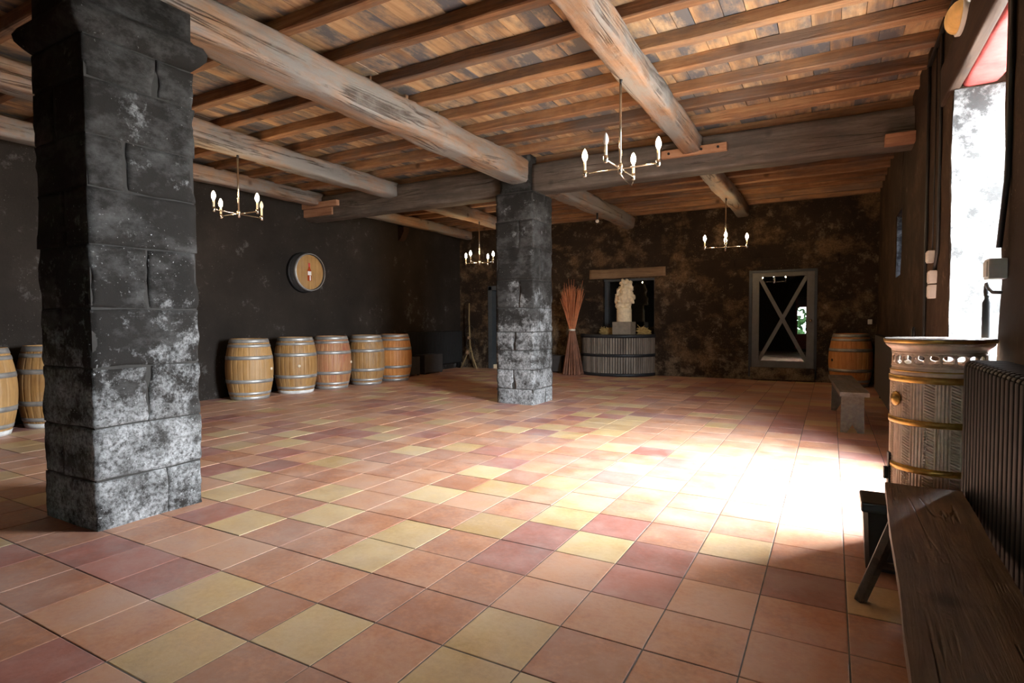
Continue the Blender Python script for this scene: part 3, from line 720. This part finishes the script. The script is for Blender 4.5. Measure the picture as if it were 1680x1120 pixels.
chandelier(-6.40, 4.55, 2.545, 3.32, radians(2), 'candle chandelier hung from the grey beam above the barrels', 1)
chandelier(-6.42, 10.1, 2.42, 3.32, 0.0, 'candle chandelier glowing beside the free-standing pillar near the doorway')
chandelier(-1.59, 10.3, 2.445, 3.32, radians(9), 'candle chandelier in front of the wall with the glazed door')

# ------------------------------------------------------------------ far wall fittings
d1 = tag(empty('door_1', ((DOOR[0] + DOOR[1]) / 2, YF + 0.03, DOOR[2])), 'glazed door with a crossed brace and grey painted frame', kind='structure')
dw, dh = (DOOR[1] - DOOR[0]) / 2, DOOR[3] - DOOR[2]
bbox_obj('stile', -dw, -dw + 0.13, -0.03, 0.03, 0, dh, M['doorpaint'], d1, 0.005); bbox_obj('stile', dw - 0.13, dw, -0.03, 0.03, 0, dh, M['doorpaint'], d1, 0.005)
bbox_obj('rail', -dw + 0.13, dw - 0.13, -0.03, 0.03, dh - 0.08, dh, M['doorpaint'], d1, 0.005); bbox_obj('rail', -dw + 0.13, dw - 0.13, -0.03, 0.03, 0, 0.13, M['doorpaint'], d1, 0.005)
pn = bbox_obj('pane', -dw + 0.1, dw - 0.1, -0.003, 0.003, 0.11, dh - 0.06, M['pane'], d1); pn.rotation_euler = (-0.0075, 0, 0)   # the old pane leans back a little
gx, gz0, gz1 = dw - 0.13, 0.13, dh - 0.08
for s in (-1, 1):
    a = Vector((-s * gx, 0, gz0)); b_ = Vector((s * gx, 0, gz1)); t = (b_ - a).normalized(); n_ = Vector((-t.z, 0, t.x)) * 0.034
    bm = bmesh.new(); q = [a + n_ - t * 0.03, a - n_ - t * 0.03, b_ - n_ + t * 0.03, b_ + n_ + t * 0.03]; yy = -0.027 + 0.004 * s
    A = [bm.verts.new((v.x, yy, v.z)) for v in q]; B = [bm.verts.new((v.x, -0.004, v.z)) for v in q]
    bm.faces.new(A); bm.faces.new(B[::-1])
    for k in range(4): bm.faces.new((A[k], B[k], B[(k + 1) % 4], A[(k + 1) % 4]))
    obj('brace', bm, M['doorpaint'], d1)
bm = bmesh.new(); bmesh.ops.create_uvsphere(bm, u_segments=12, v_segments=8, radius=0.028)
for v in bm.verts: v.co += Vector((dw - 0.06, -0.065, 0.93))
tube(bm, [(dw - 0.06, -0.02, 0.93), (dw - 0.06, -0.06, 0.93)], 0.012, 8); obj('handle', bm, M['chrome'], d1, True)
bbox_obj('door_step', -dw - 0.02, dw + 0.02, -0.10, 0.3, -0.24, -0.002, M['wall_far'], d1, 0.01)
for s, a, b_ in ((0, -dw - 0.06, -dw), (0, dw, dw + 0.05)): bbox_obj('jamb_trim', a, b_, -0.04, 0.06, -0.2, dh + 0.04, M['vatiron'], d1, 0.004)
bbox_obj('head_trim', -dw - 0.06, dw + 0.05, -0.042, 0.06, dh, dh + 0.05, M['vatiron'], d1, 0.004)
tag(timber('far_lintel', (-1.75, YF + 0.06, 2.36), (0.12, YF + 0.06, 2.38), 0.16, 0.2, M['wall_far'], seed=40, rnd_=0.1, amp=0.012), 'sooty timber lintel over the glazed door', 'lintel', kind='structure')
tag(timber('far_lintel', (-4.88, YF + 0.045, 2.255), (-3.14, YF + 0.045, 2.275), 0.15, 0.20, M['lintel_far'], seed=43, rnd_=0.12, amp=0.025), 'bare brown timber lintel over the dark window behind the statue', 'lintel', kind='structure')
w4 = tag(empty('window_4', ((NICHE[0] + NICHE[1]) / 2, YF + 0.16, NICHE[2])), 'dark glazed window behind the carved stone statue', kind='structure')
ww, wh = (NICHE[1] - NICHE[0]) / 2, NICHE[3] - NICHE[2]
bbox_obj('frame_post', -ww, -ww + 0.09, -0.05, 0.05, 0, wh, M['winpaint'], w4, 0.004); bbox_obj('frame_post', ww - 0.04, ww, -0.05, 0.05, 0, wh, M['winpaint'], w4, 0.004)
bbox_obj('frame_head', -ww, ww, -0.10, 0.05, wh - 0.05, wh, M['winpaint'], w4, 0.004); pn = bbox_obj('pane', -ww + 0.05, ww - 0.02, 0.0, 0.006, 0, wh - 0.03, M['pane'], w4); pn.rotation_euler = (-0.009, 0, 0)
d2 = tag(empty('door_2', ((PASS[0] + PASS[1]) / 2, YF, 0)), 'dark open doorway with a grey frame behind the tripod stand', kind='structure')
pw = (PASS[1] - PASS[0]) / 2
for a, b_ in ((-pw - 0.01, -pw + 0.10), (pw - 0.10, pw + 0.01)): bbox_obj('jamb', a, b_, -0.025, 0.2, 0, PASS[3], M['winpaint'], d2, 0.004)
bbox_obj('head', -pw, pw, -0.025, 0.2, PASS[3] - 0.1, PASS[3] + 0.01, M['winpaint'], d2, 0.004)
bbox_obj('sill_step', -pw + 0.1, pw - 0.1, 0.04, 0.3, -0.02, 0.1, M['stone'], d2, 0.01)

# half vat against the far wall with statue on it
VX, VR, VY = -4.20, 0.83, YF - 0.03
v = tag(empty('half_vat', (VX, VY, 0)), 'grey slatted half vat with black hoops standing against the wall', 'vat')
ns = 46; VH = 0.9
bm = bmesh.new()
sw = pi * VR * 0.91 / ns * 0.78
box(bm, -sw / 2, sw / 2, -0.014, 0.014, 0.01, VH - 0.02)
SLAT = mesh_of('stave', bm, M['vatwood'])
for k in range(ns):
    a = pi + pi * (k + 0.5) / ns; yy = VR * 0.82 * sin(a)
    o = link('stave', SLAT, v, (VR * cos(a), yy, 0)); tx, ty = -VR * sin(a), VR * 0.82 * cos(a); o.rotation_euler = (0, 0, math.atan2(ty, tx))
def half_ring(z0, z1, r0, r1, mat, name):
    bm = bmesh.new(); rings = []
    for k in range(33):
        a = pi + pi * k / 32; rings.append([bm.verts.new((r * cos(a), r * 0.82 * sin(a), z)) for r, z in ((r0, z0), (r1, z0), (r1, z1), (r0, z1))])
    for a, b in zip(rings, rings[1:]):
        for k in range(4): bm.faces.new((a[k], a[(k + 1) % 4], b[(k + 1) % 4], b[k]))
    bm.faces.new(rings[0]); bm.faces.new(rings[-1][::-1]); obj(name, bm, mat, v, True)
half_ring(0.0, 0.07, VR - 0.01, VR + 0.026, M['vatiron'], 'hoop'); half_ring(0.42, 0.485, VR - 0.01, VR + 0.026, M['vatiron'], 'hoop'); half_ring(0.83, 0.905, VR - 0.03, VR + 0.03, M['vatiron'], 'hoop')
half_ring(0.0, 0.80, VR - 0.04, VR - 0.016, M['blackplastic'], 'liner')
bm = bmesh.new(); vs = [bm.verts.new(((VR - 0.02) * cos(pi + pi * k / 32), (VR - 0.02) * 0.82 * sin(pi + pi * k / 32), 0.875)) for k in range(33)]
bm.faces.new(vs); r_ = bmesh.ops.extrude_face_region(bm, geom=list(bm.faces)); bmesh.ops.translate(bm, verts=[g for g in r_['geom'] if isinstance(g, bmesh.types.BMVert)], vec=(0, 0, -0.03))
obj('vat_lid', bm, M['crate'], v)
SX, SY = -3.955, YF - 0.33
st = tag(empty('stone_statue', (SX, SY, 0.875)), 'pale carved stone statue on a block plinth standing on the vat', 'statue')
bbox_obj('plinth', -0.205, 0.205, -0.19, 0.19, 0, 0.30, M['plinth'], st, 0.012)
bm = bmesh.new(); lathe(bm, [(0.165, 0.295), (0.163, 0.33), (0.158, 0.54), (0.162, 0.56), (0.15, 0.575), (0.155, 0.6)], 28, fr=lambda t, z: 0.006 * noise.noise(Vector((cos(t) * 3, sin(t) * 3, z * 9)))); obj('pedestal', bm, M['stone'], st, True)
mb = bmesh.new()
lumps = [(-0.06, 0, 0.68, 0.13), (0.05, 0.0, 0.66, 0.10), (-0.13, -0.02, 0.74, 0.075), (-0.16, 0.0, 0.83, 0.06), (0.14, -0.02, 0.78, 0.075), (0.19, 0.0, 0.83, 0.055), (0.02, -0.04, 0.82, 0.14), (-0.09, -0.02, 0.88, 0.09), (0.10, 0, 0.90, 0.10),
         (0.04, -0.03, 0.98, 0.12), (-0.08, 0, 1.0, 0.08), (-0.11, -0.02, 0.97, 0.045), (0.13, -0.01, 1.03, 0.08), (0.05, -0.02, 1.09, 0.10), (-0.03, 0, 1.12, 0.06), (0.12, 0, 1.12, 0.065), (0.0, -0.02, 1.18, 0.055), (0.06, 0, 1.18, 0.05), (0.17, 0, 1.06, 0.04), (0.02, -0.12, 0.98, 0.03), (-0.04, -0.1, 0.72, 0.06), (0.06, -0.1, 0.75, 0.05), (0.19, -0.03, 0.74, 0.04), (-0.14, -0.03, 0.67, 0.05)]
for k, (x, y, z, r) in enumerate(lumps):
    bmesh.ops.create_icosphere(mb, subdivisions=3, radius=r, matrix=Matrix.Translation((x, y, z)))
for vtx in mb.verts:
    vtx.co += Vector((nz(vtx.co, 18, 2), nz(vtx.co, 18, 8), nz(vtx.co, 18, 14))) * 0.04
so = obj('carved_figure', mb, M['stone'], st, True)
rm = so.modifiers.new('remesh', 'REMESH'); rm.mode = 'VOXEL'; rm.voxel_size = 0.009; rm.use_smooth_shade = True
for sd, lab in ((-1, 'yellow straw heap on the vat between the osier sheaf and the statue plinth'), (1, 'yellow straw heap on the vat on the glazed door side of the statue plinth')):
    bm = bmesh.new(); hr = random.Random(8 + sd)
    for k in range(160 if sd < 0 else 260):
        x = hr.uniform(-0.56, -0.31) if sd < 0 else hr.uniform(0.31, 0.47)
        c = Vector((SX + x, YF - 0.09 - hr.random() * 0.16, 0.89 + hr.random() * (0.10 + 0.08 * abs(sin(x * 7)))))
        t = Vector((hr.uniform(-1, 1), hr.uniform(-0.4, 0.4), hr.uniform(-0.2, 0.3))).normalized() * 0.08
        tube(bm, [c - t, c + t], 0.006, 4)
    tag(obj('straw', bm, M['straw']), lab, 'straw', kind='stuff')

# sheaf of osier twigs
sh_ = tag(empty('osier_sheaf', (-5.07, 11.82, 0)), 'tall sheaf of red osier twigs tied at the middle beside the vat', 'sheaf')
hr = random.Random(21); bt, bb = bmesh.new(), bmesh.new()
for k in range(230):
    a = hr.uniform(0, 2 * pi); f = math.sqrt(hr.random()); wv = 0.062 * f
    rb, rt = 0.245 * f * hr.uniform(0.8, 1.1), 0.27 * f * hr.uniform(0.85, 1.12); zt = 1.92 + hr.uniform(-0.16, 0.12) - 0.10 * f
    if hr.random() < 0.05: zt += 0.2
    a2 = a + hr.uniform(-0.3, 0.3)
    W = Vector((wv * cos(a), wv * sin(a), 1.0)); Bp = Vector((rb * cos(a2), rb * sin(a2), 0.005)); Bm = Vector((0.5 * rb * cos(a2) + 0.5 * wv * cos(a), 0.5 * rb * sin(a2) + 0.5 * wv * sin(a), 0.52))
    Tp = Vector((rt * cos(a2), rt * sin(a2), zt)); Tm = Vector((0.45 * Tp.x + 0.55 * W.x, 0.45 * Tp.y + 0.55 * W.y, 1.0 + 0.52 * (zt - 1)))
    tube(bb, [Bp, Bm, W], [0.0075, 0.007, 0.0065], 4); tube(bt, [W, Tm, Tp], [0.0065, 0.0055, 0.0022], 4)
obj('lower_twigs', bb, M['osier_base'], sh_); obj('upper_twigs', bt, M['osier'], sh_)
bm = bmesh.new(); lathe(bm, [(0.068, 0.98), (0.074, 0.985), (0.074, 1.015), (0.068, 1.02)], 20); obj('tie', bm, M['twine'], sh_, True)

# charcoal crates
def crate(x0, x1, y0, y1, h, label, cat='crate'):
    e = tag(empty('crate', ((x0 + x1) / 2, (y0 + y1) / 2, 0)), label, cat); w, d = (x1 - x0) / 2, (y1 - y0) / 2
    t = 0.018
    for a, b, c, d_ in ((-w, -w + t, -d, d), (w - t, w, -d, d), (-w + t, w - t, -d, -d + t), (-w + t, w - t, d - t, d)): bbox_obj('side_panel', a, b, c, d_, 0.03, h, M['crate'], e, 0.003)
    bbox_obj('bottom_panel', -w + t, w - t, -d + t, d - t, 0.03, 0.05, M['crate'], e)
    bbox_obj('lid', -w + t, w - t, -d + t, d - t, h - 0.03, h - 0.012, M['crate'], e)
    for sx in (-1, 1):
        for sy in (-1, 1): bbox_obj('foot', sx * (w - 0.03) - 0.02, sx * (w - 0.03) + 0.02, sy * (d - 0.03) - 0.02, sy * (d - 0.03) + 0.02, 0, 0.031, M['crate'], e)
crate(-8.34, -8.04, 9.62, 10.14, 0.42, 'charcoal crate half hidden by the amber barrel of the row')
crate(-8.32, -8.03, 10.30, 10.98, 0.44, 'charcoal crate between the other crate and the tripod stand')
crate(-5.95, -5.42, 12.0, 12.36, 0.40, 'low charcoal crate between the pillar and the osier sheaf')

# left radiator with sections
def radiator(name, x0, x1, y0, y1, z0, z1, pitch, label, face):
    e = tag(empty(name, ((x0 + x1) / 2, y0, 0)), label, 'radiator'); w = (x1 - x0) / 2
    n = int(round((y1 - y0) / pitch)); bm = bmesh.new()
    # one section: rounded column loop in the x-z plane
    c = pitch * 0.40; r = 0.03
    prof = []
    for cx, cz, a0 in ((w - r, z1 - r, 0), (-w + r, z1 - r, 90), (-w + r, z0 + r, 180), (w - r, z0 + r, 270)):
        for k in range(4): a = radians(a0 + 30 * k); prof.append((cx + r * cos(a), cz + r * sin(a)))
    A = [bm.verts.new((x, -c, z)) for x, z in prof]; B = [bm.verts.new((x, c, z)) for x, z in prof]
    bm.faces.new(A); bm.faces.new(B[::-1])
    for k in range(len(prof)): bm.faces.new((A[k], B[k], B[(k + 1) % len(prof)], A[(k + 1) % len(prof)]))
    bevel(bm, pitch * 0.16, 2)
    sec = mesh_of('section', bm, M['radiator'], True)
    for k in range(n): link('section', sec, e, (0, (k + 0.5) * pitch, 0))
    for z in (z0 + 0.07, z1 - 0.07):
        bm = bmesh.new(); tube(bm, [(0, 0.01, z), (0, y1 - y0 - 0.01, z)], 0.022, 8); obj('header_pipe', bm, M['radiator'], e, True)
    for y in (0.1, y1 - y0 - 0.1): bbox_obj('foot', -w + 0.01, w - 0.01, y - 0.02, y + 0.02, 0, z0 + 0.05, M['radiator'], e)
    return e
radiator('column_radiator', XL + 0.04, XL + 0.16, 10.02, 12.3, 0.14, 0.96, 0.055, 'black column radiator on the dark wall behind charcoal crates', 1)
radiator('column_radiator', 0.525, 0.70, 0.62, 3.27, 0.10, 1.03, 0.0585, 'black column radiator beside the long dark bench', -1)
# far right flat radiator
e = tag(empty('panel_radiator', (0.685, 8.75, 0)), 'slate grey flat radiator along the brown wall before the corner barrel', 'radiator')
bbox_obj('front_panel', -0.045, -0.033, -2.55, 2.55, 0.06, 0.95, M['radpanel'], e, 0.004); bbox_obj('back_panel', 0.02, 0.035, -2.53, 2.53, 0.06, 0.94, M['radpanel'], e, 0.004)
bbox_obj('top_grille', -0.045, 0.035, -2.55, 2.55, 0.945, 0.957, M['radiator'], e, 0.003)
for y in (-2.545, 2.535): bbox_obj('end_cap', -0.04, 0.03, y, y + 0.012, 0.06, 0.948, M['radpanel'], e)
for y in (-1.6, 1.6): bbox_obj('foot', -0.03, 0.03, y - 0.03, y + 0.03, 0, 0.07, M['radpanel'], e)

# rustic tripod stand
t_ = tag(empty('tripod_stand', (-8.02, 12.12, 0)), 'thin bare wood tripod stand in the corner by the dark doorway', 'stand')
bm = bmesh.new(); tube(bm, [(0.02, 0, 0.42), (0.01, 0, 0.8), (-0.01, 0, 1.25), (0.0, 0, 1.66)], [0.024, 0.022, 0.018, 0.014], 8); obj('pole', bm, M['rustic'], t_, True)
for q in (((-0.24, -0.05, 0), (-0.1, -0.02, 0.28), (0.02, 0, 0.55)), ((0.26, -0.06, 0), (0.12, -0.03, 0.30), (0.02, 0, 0.62)), ((0.0, 0.22, 0), (0.01, 0.1, 0.3), (0.02, 0, 0.6))):
    bm = bmesh.new(); tube(bm, q, [0.016, 0.015, 0.014], 8); obj('leg', bm, M['rustic'], t_, True)
for z, s in ((0.78, 0.05), (0.42, 0.065)):
    bm = bmesh.new(); bmesh.ops.create_icosphere(bm, subdivisions=2, radius=s)
    for vtx in bm.verts: vtx.co = vtx.co * (1 + 0.5 * nz(vtx.co, 22, z)) + Vector((0.0 if z > 0.6 else -0.05, -0.02, z))
    obj('dried_knot', bm, M['lintel_far'], t_)
bm = bmesh.new(); tube(bm, [(0.03 + 0.15 * cos(a * 0.42), -0.02, 0.92 + 0.17 * sin(a * 0.42)) for a in range(16)], 0.005, 5); tube(bm, [(0.05 + 0.13 * cos(a * 0.42), -0.03, 0.62 + 0.15 * sin(a * 0.42)) for a in range(16)], 0.005, 5); obj('wire_loop', bm, M['iron'], t_)

# ------------------------------------------------------------------ stove
SVX, SVY, SR = 0.49, 3.69, 0.205
s_ = tag(empty('ceramic_stove', (SVX, SVY, 0)), 'round beige ceramic stove with brass bands and a pierced rim', 'stove')
def relief(t, z):
    f = t / (2 * pi) * 84.0
    g = f % 7.0
    rope = 2.0 < g < 4.4
    if rope: return 0.0036 * sin(z * 430 + (g * 3.0)) + 0.0005
    return 0.0035 * (0.5 + 0.5 * cos(2 * pi * f * 1.0)) - 0.0008
def tile_row(z0, z1, shift, ntile=7):
    bm = bmesh.new()
    def fr(t, z):
        f = ((t / (2 * pi)) * ntile + shift) % 1.0
        if min(f, 1 - f) < 0.010: return -0.010
        ed = min(z - z0, z1 - z)
        return relief(t, z) if ed > 0.012 else 0.0
    nzv = 84
    lathe(bm, [(SR, z0 + (z1 - z0) * k / nzv) for k in range(nzv + 1)], 420, fr=fr, cap=False)
    obj('ceramic_course', bm, M['ceramic'], s_, True)
rows = [0.06, 0.215, 0.445, 0.685, 0.905]
for k, (a, b_) in enumerate(zip(rows, rows[1:])): tile_row(a + 0.004, b_ - 0.004, 0.13 + 0.5 * (k % 2))
for z in rows[1:]:
    bm = bmesh.new(); lathe(bm, [(SR - 0.004, z - 0.017), (SR + 0.008, z - 0.015), (SR + 0.009, z + 0.015), (SR - 0.004, z + 0.017)], 64, cap=False); obj('brass_band', bm, M['brass'], s_, True)
bm = bmesh.new(); lathe(bm, [(SR - 0.02, 0.0), (SR + 0.02, 0.0), (SR + 0.02, 0.05), (SR, 0.062), (SR - 0.02, 0.062)], 48, cap=False); obj('base_ring', bm, M['iron'], s_, True)
# collar, pierced band, cornice, top
bm = bmesh.new(); lathe(bm, [(SR - 0.02, 0.921), (SR + 0.004, 0.923), (SR + 0.003, 0.945), (SR - 0.003, 0.955), (SR - 0.004, 0.968), (SR - 0.018, 0.970)], 64, cap=False)
obj('collar', bm, M['ceramic'], s_, True)
bm = bmesh.new(); lathe(bm, [(SR - 0.006, 0.943), (SR + 0.006, 0.944), (SR + 0.006, 0.950), (SR - 0.006, 0.951)], 64, cap=False); obj('collar_rim', bm, M['brass'], s_, True)
bm = bmesh.new(); NR = 21; RB = SR - 0.010; ZP = 1.006
for k in range(NR):
    a = 2 * pi * k / NR; rr_ = 0.030; pts = []
    for q in range(13):
        b_ = 2 * pi * q / 12; da = rr_ * 1.10 * cos(b_) / RB; pts.append((RB * cos(a + da), RB * sin(a + da), ZP + rr_ * sin(b_)))
    tube(bm, pts, 0.0068, 6, cap=False)
    a += pi / NR
    for s2 in (-1, 1): tube(bm, [(RB * cos(a), RB * sin(a), ZP + s2 * 0.006), (RB * cos(a), RB * sin(a), ZP + s2 * 0.034)], [0.004, 0.008], 5)
for z in (ZP - 0.036, ZP + 0.037): tube(bm, [(RB * cos(2 * pi * k / 48), RB * sin(2 * pi * k / 48), z) for k in range(49)], 0.010, 6, cap=False)
obj('pierced_band', bm, M['ceramic'], s_, True)
bm = bmesh.new(); lathe(bm, [(SR - 0.02, 1.044), (SR - 0.002, 1.046), (SR + 0.000, 1.056), (SR + 0.008, 1.064), (SR + 0.018, 1.072), (SR + 0.026, 1.080), (SR + 0.028, 1.092), (SR - 0.02, 1.092)], 64, cap=False); obj('cornice', bm, M['ceramic'], s_, True)
bm = bmesh.new(); lathe(bm, [(0.0, 1.092), (SR + 0.032, 1.092), (SR + 0.036, 1.098), (SR + 0.036, 1.108)], 64, cap=False); obj('top_rim', bm, M['brass'], s_, True)
bm = bmesh.new(); lathe(bm, [(SR + 0.036, 1.108), (SR + 0.035, 1.112), (SR + 0.028, 1.115), (0.001, 1.115)], 64, cap=False); obj('top_plate', bm, M['stovetop'], s_, True)
ka = radians(207)
bm = bmesh.new()
for r0, x in ((0.036, 0.0), (0.036, 0.008), (0.030, 0.012), (0.027, 0.010), (0.022, 0.018), (0.016, 0.016), (0.011, 0.026), (0.003, 0.030)): pass
lathe(bm, [(0.030, -0.004), (0.037, 0.004), (0.034, 0.010), (0.028, 0.011), (0.026, 0.018), (0.019, 0.019), (0.016, 0.023), (0.009, 0.023), (0.004, 0.026), (0.0006, 0.026)], 28, fr=lambda t, z: 0.002 * cos(t * 14) if z < 0.02 else 0)
o = obj('rosette_knob', bm, M['brass'], s_, True); o.location = ((SR + 0.002) * cos(ka), (SR + 0.002) * sin(ka), 0.80); o.rotation_euler = (0, pi / 2, ka)
la = radians(188)
e2 = empty('latch', (SR * cos(la), SR * sin(la), 0.40)); e2.parent = s_; e2.rotation_euler = (0, 0, la)
for nm, q in (('latch_plate', (0.0, 0.012, -0.02, 0.02, -0.10, 0.10)), ('latch_grip', (0.012, 0.03, -0.012, 0.012, -0.045, 0.02))):
    bm = bmesh.new(); box(bm, *q); bevel(bm, 0.003); obj(nm, bm, M['iron'], e2)

# ------------------------------------------------------------------ benches and bin
b1 = tag(empty('long_bench', (0.0, 0.0, 0.0)), 'long dark worn plank bench beside the black column radiator', 'bench')
b1.location = (0.325, 2.0, 0); b1.rotation_euler = (0, 0, radians(-2.3))
bm = bmesh.new(); rough_box(bm, -0.145, 0.143, -1.1, 1.16, 0.412, 0.455, 0.06, 0.005, 2.0); obj('seat', bm, M['bench'], b1)
for y in (0.86, -0.82):
    for s in (-1, 1):
        bm = bmesh.new(); tube(bm, [(-0.235 if s < 0 else 0.125, y - 0.02, 0.0), (s * 0.09, y, 0.42)], [0.026, 0.03], 6); obj('leg', bm, M['bench'], b1)
    bm = bmesh.new(); tube(bm, [(-0.175, y - 0.012, 0.17), (0.11, y - 0.012, 0.17)], 0.016, 6); obj('stretcher', bm, M['bench'], b1)
b2_ = tag(empty('short_bench', (0.165, 7.9, 0), radians(3.0)), 'weathered grey plank bench with notched board legs by the corner barrel', 'bench')
bm = bmesh.new(); rough_box(bm, -0.135, 0.135, -1.05, 1.05, 0.41, 0.455, 0.09, 0.004, 5.0); obj('seat', bm, M['bench_grey'], b2_)
for y in (-0.83, 0.83):
    pts = [(-0.11, 0), (-0.05, 0), (0.0, 0.09), (0.05, 0), (0.11, 0), (0.105, 0.415), (-0.105, 0.415)]
    bm = bmesh.new(); A = [bm.verts.new((x, y - 0.02, z)) for x, z in pts]; B = [bm.verts.new((x, y + 0.02, z)) for x, z in pts]
    bm.faces.new(A); bm.faces.new(B[::-1])
    for k in range(7): bm.faces.new((A[k], B[k], B[(k + 1) % 7], A[(k + 1) % 7]))
    obj('leg', bm, M['bench_grey'], b2_)
bn = tag(empty('waste_bin', (0.245, 3.315, 0)), 'black plastic waste bin tucked between the long bench and the stove', 'bin')
bm = bmesh.new(); rings = []
for f, z in ((0.082, 0.0), (0.084, 0.02), (0.10, 0.31)):
    rings.append([bm.verts.new((sx * f, sy * f * 1.1, z)) for sx, sy in ((-1, -0.8), (-0.8, -1), (0.8, -1), (1, -0.8), (1, 0.8), (0.8, 1), (-0.8, 1), (-1, 0.8))])
for a, b in zip(rings, rings[1:]):
    for k in range(8): bm.faces.new((a[k], a[(k + 1) % 8], b[(k + 1) % 8], b[k]))
bm.faces.new(rings[0][::-1]); obj('bin_body', bm, M['blackplastic'], bn)
bm = bmesh.new(); box(bm, -0.108, 0.108, -0.118, 0.118, 0.285, 0.335); bevel(bm, 0.012, 3); obj('bin_lid', bm, M['blackplastic'], bn)

# ------------------------------------------------------------------ fittings on the right wall
def pipe(name, pts, r, label, clips=()):
    bm = bmesh.new(); tube(bm, pts, r, 8); o = obj(name, bm, M['iron'], None, True); tag(o, label, 'cable'); return o
XW = XR - 0.012
pipe('wall_cable', [(XW, 6.28, 3.5), (XW, 6.27, 2.4), (XW, 6.3, 1.0), (XW - 0.01, 6.3, 0.9)], 0.014, 'thick black cable dropping down the brown wall past the panel radiator')
pipe('wall_cable', [(XW, 5.62, 3.5), (XW, 5.60, 2.6), (XW, 5.62, 1.75), (XW, 5.72, 1.66), (XW, 5.78, 1.6)], 0.013, 'black cable running down to the pair of white switch boxes')
pipe('wall_cable', [(XW, 5.88, 3.5), (XW, 5.86, 2.5), (XW, 5.9, 1.79)], 0.005, 'thin cable running down to the single white box')
pipe('wall_cable', [(XW, 3.56, 3.5), (XW, 3.55, 2.5), (XW, 3.57, 1.9), (XW - 0.02, 3.6, 1.56)], 0.013, 'black cable running down to the grey box by the iron hook')
pipe('wall_cable', [(XW, -1.0, 3.46), (XW, 2.5, 3.45), (XW, 4.0, 3.47), (XW, 6.3, 3.45)], 0.02, 'black cable running under the joists above the daylight opening')
pipe('cable_coil', [(0.655 + 0.045 * cos(a * 0.35) * 0.4, 6.35 + 0.09 * cos(a * 0.35), 0.957 + 0.085 * sin(a * 0.35) + 0.09) for a in range(19)], 0.009, 'black cable coil resting on the flat panel radiator')
def wbox(y, z, w, h, d, label, mat='whiteplastic', x=XR):
    e = tag(empty('switch_box', (x, y, z)), label, 'switch box')
    bbox_obj('box_body', -d, 0.004, -w / 2, w / 2, -h / 2, h / 2, M[mat], e, 0.006); bbox_obj('cover', -d - 0.006, -d + 0.001, -w / 2 + 0.012, w / 2 - 0.012, -h / 2 + 0.012, h / 2 - 0.012, M[mat], e, 0.002)
wbox(5.93, 1.735, 0.10, 0.10, 0.045, 'single white box on the brown wall below a thin cable')
wbox(5.78, 1.555, 0.105, 0.105, 0.05, 'upper white switch box of the pair beside the daylight opening')
wbox(5.78, 1.437, 0.105, 0.11, 0.05, 'lower white switch box of the pair beside the daylight opening')
wbox(3.65, 1.46, 0.10, 0.10, 0.07, 'grey box above the iron hook at the edge of the daylight opening')
e = tag(empty('switch_box', (0.62, YF, 1.16)), 'small white socket on the dark wall above the corner barrel', 'switch box')
bbox_obj('box_body', -0.035, 0.035, -0.03, 0.004, -0.045, 0.045, M['whiteplastic'], e, 0.005); bbox_obj('cover', -0.025, 0.025, -0.035, -0.029, -0.035, 0.035, M['whiteplastic'], e)
# iron hook with hanging rod at the near jamb
hk = tag(empty('iron_hook_bar', (XR - 0.02, 3.86, 0)), 'black iron bar hanging from a curled wall hook beside the opening', 'iron bar')
bm = bmesh.new(); tube(bm, [(0.03, -0.17, 1.345), (0.0, -0.10, 1.35), (-0.005, -0.05, 1.37)] + [(-0.005, 0.035 * cos(a) + 0.0, 1.365 + 0.035 * sin(a)) for a in [radians(q) for q in (150, 110, 70, 30, -10, -50, -90, -120)]], 0.010, 8); obj('hook', bm, M['iron'], hk, True)
bm = bmesh.new(); tube(bm, [(-0.005, 0.0, 1.37), (-0.004, 0.0, 1.32), (-0.003, 0.005, 1.30), (0.0, 0.02, 0.55)], [0.011, 0.012, 0.021, 0.021], 10); obj('bar', bm, M['iron'], hk, True)
# oval bulkhead lamp
lp = tag(empty('bulkhead_lamp', (XR - 0.015, 4.72, 3.17)), 'oval bulkhead lamp with glowing glass above the dark oak lintel', 'lamp')
lp.rotation_euler = (0, 0, 0)
bm = bmesh.new(); bmesh.ops.create_uvsphere(bm, u_segments=24, v_segments=12, radius=1.0)
for vtx in bm.verts: vtx.co = Vector((min(0.0, -abs(vtx.co.x)) * 0.075 - 0.03, vtx.co.y * 0.17, vtx.co.z * 0.085))
obj('glass_dome', bm, M['lampglass'], lp, True)
bm = bmesh.new(); lathe(bm, [(1.0, 0.0), (1.12, 0.004), (1.12, 0.038), (1.0, 0.042)], 32)
for vtx in bm.verts: vtx.co = Vector((-vtx.co.z + 0.008, vtx.co.x * 0.172, vtx.co.y * 0.088))
obj('lamp_base', bm, M['whiteplastic'], lp, True)
# small spot under the far beam
sp = tag(empty('spot_lamp', (-3.88, 10.25, 3.13)), 'small white globe spot hung under the rounded far beam', 'lamp')
bm = bmesh.new(); tube(bm, [(0, 0, 0.10), (0, 0, -0.02)], [0.02, 0.02], 8); obj('mount', bm, M['iron'], sp, True)
bm = bmesh.new(); bmesh.ops.create_icosphere(bm, subdivisions=2, radius=0.035, matrix=Matrix.Translation((0, 0, -0.05))); obj('globe', bm, M['bulb_off'], sp, True)
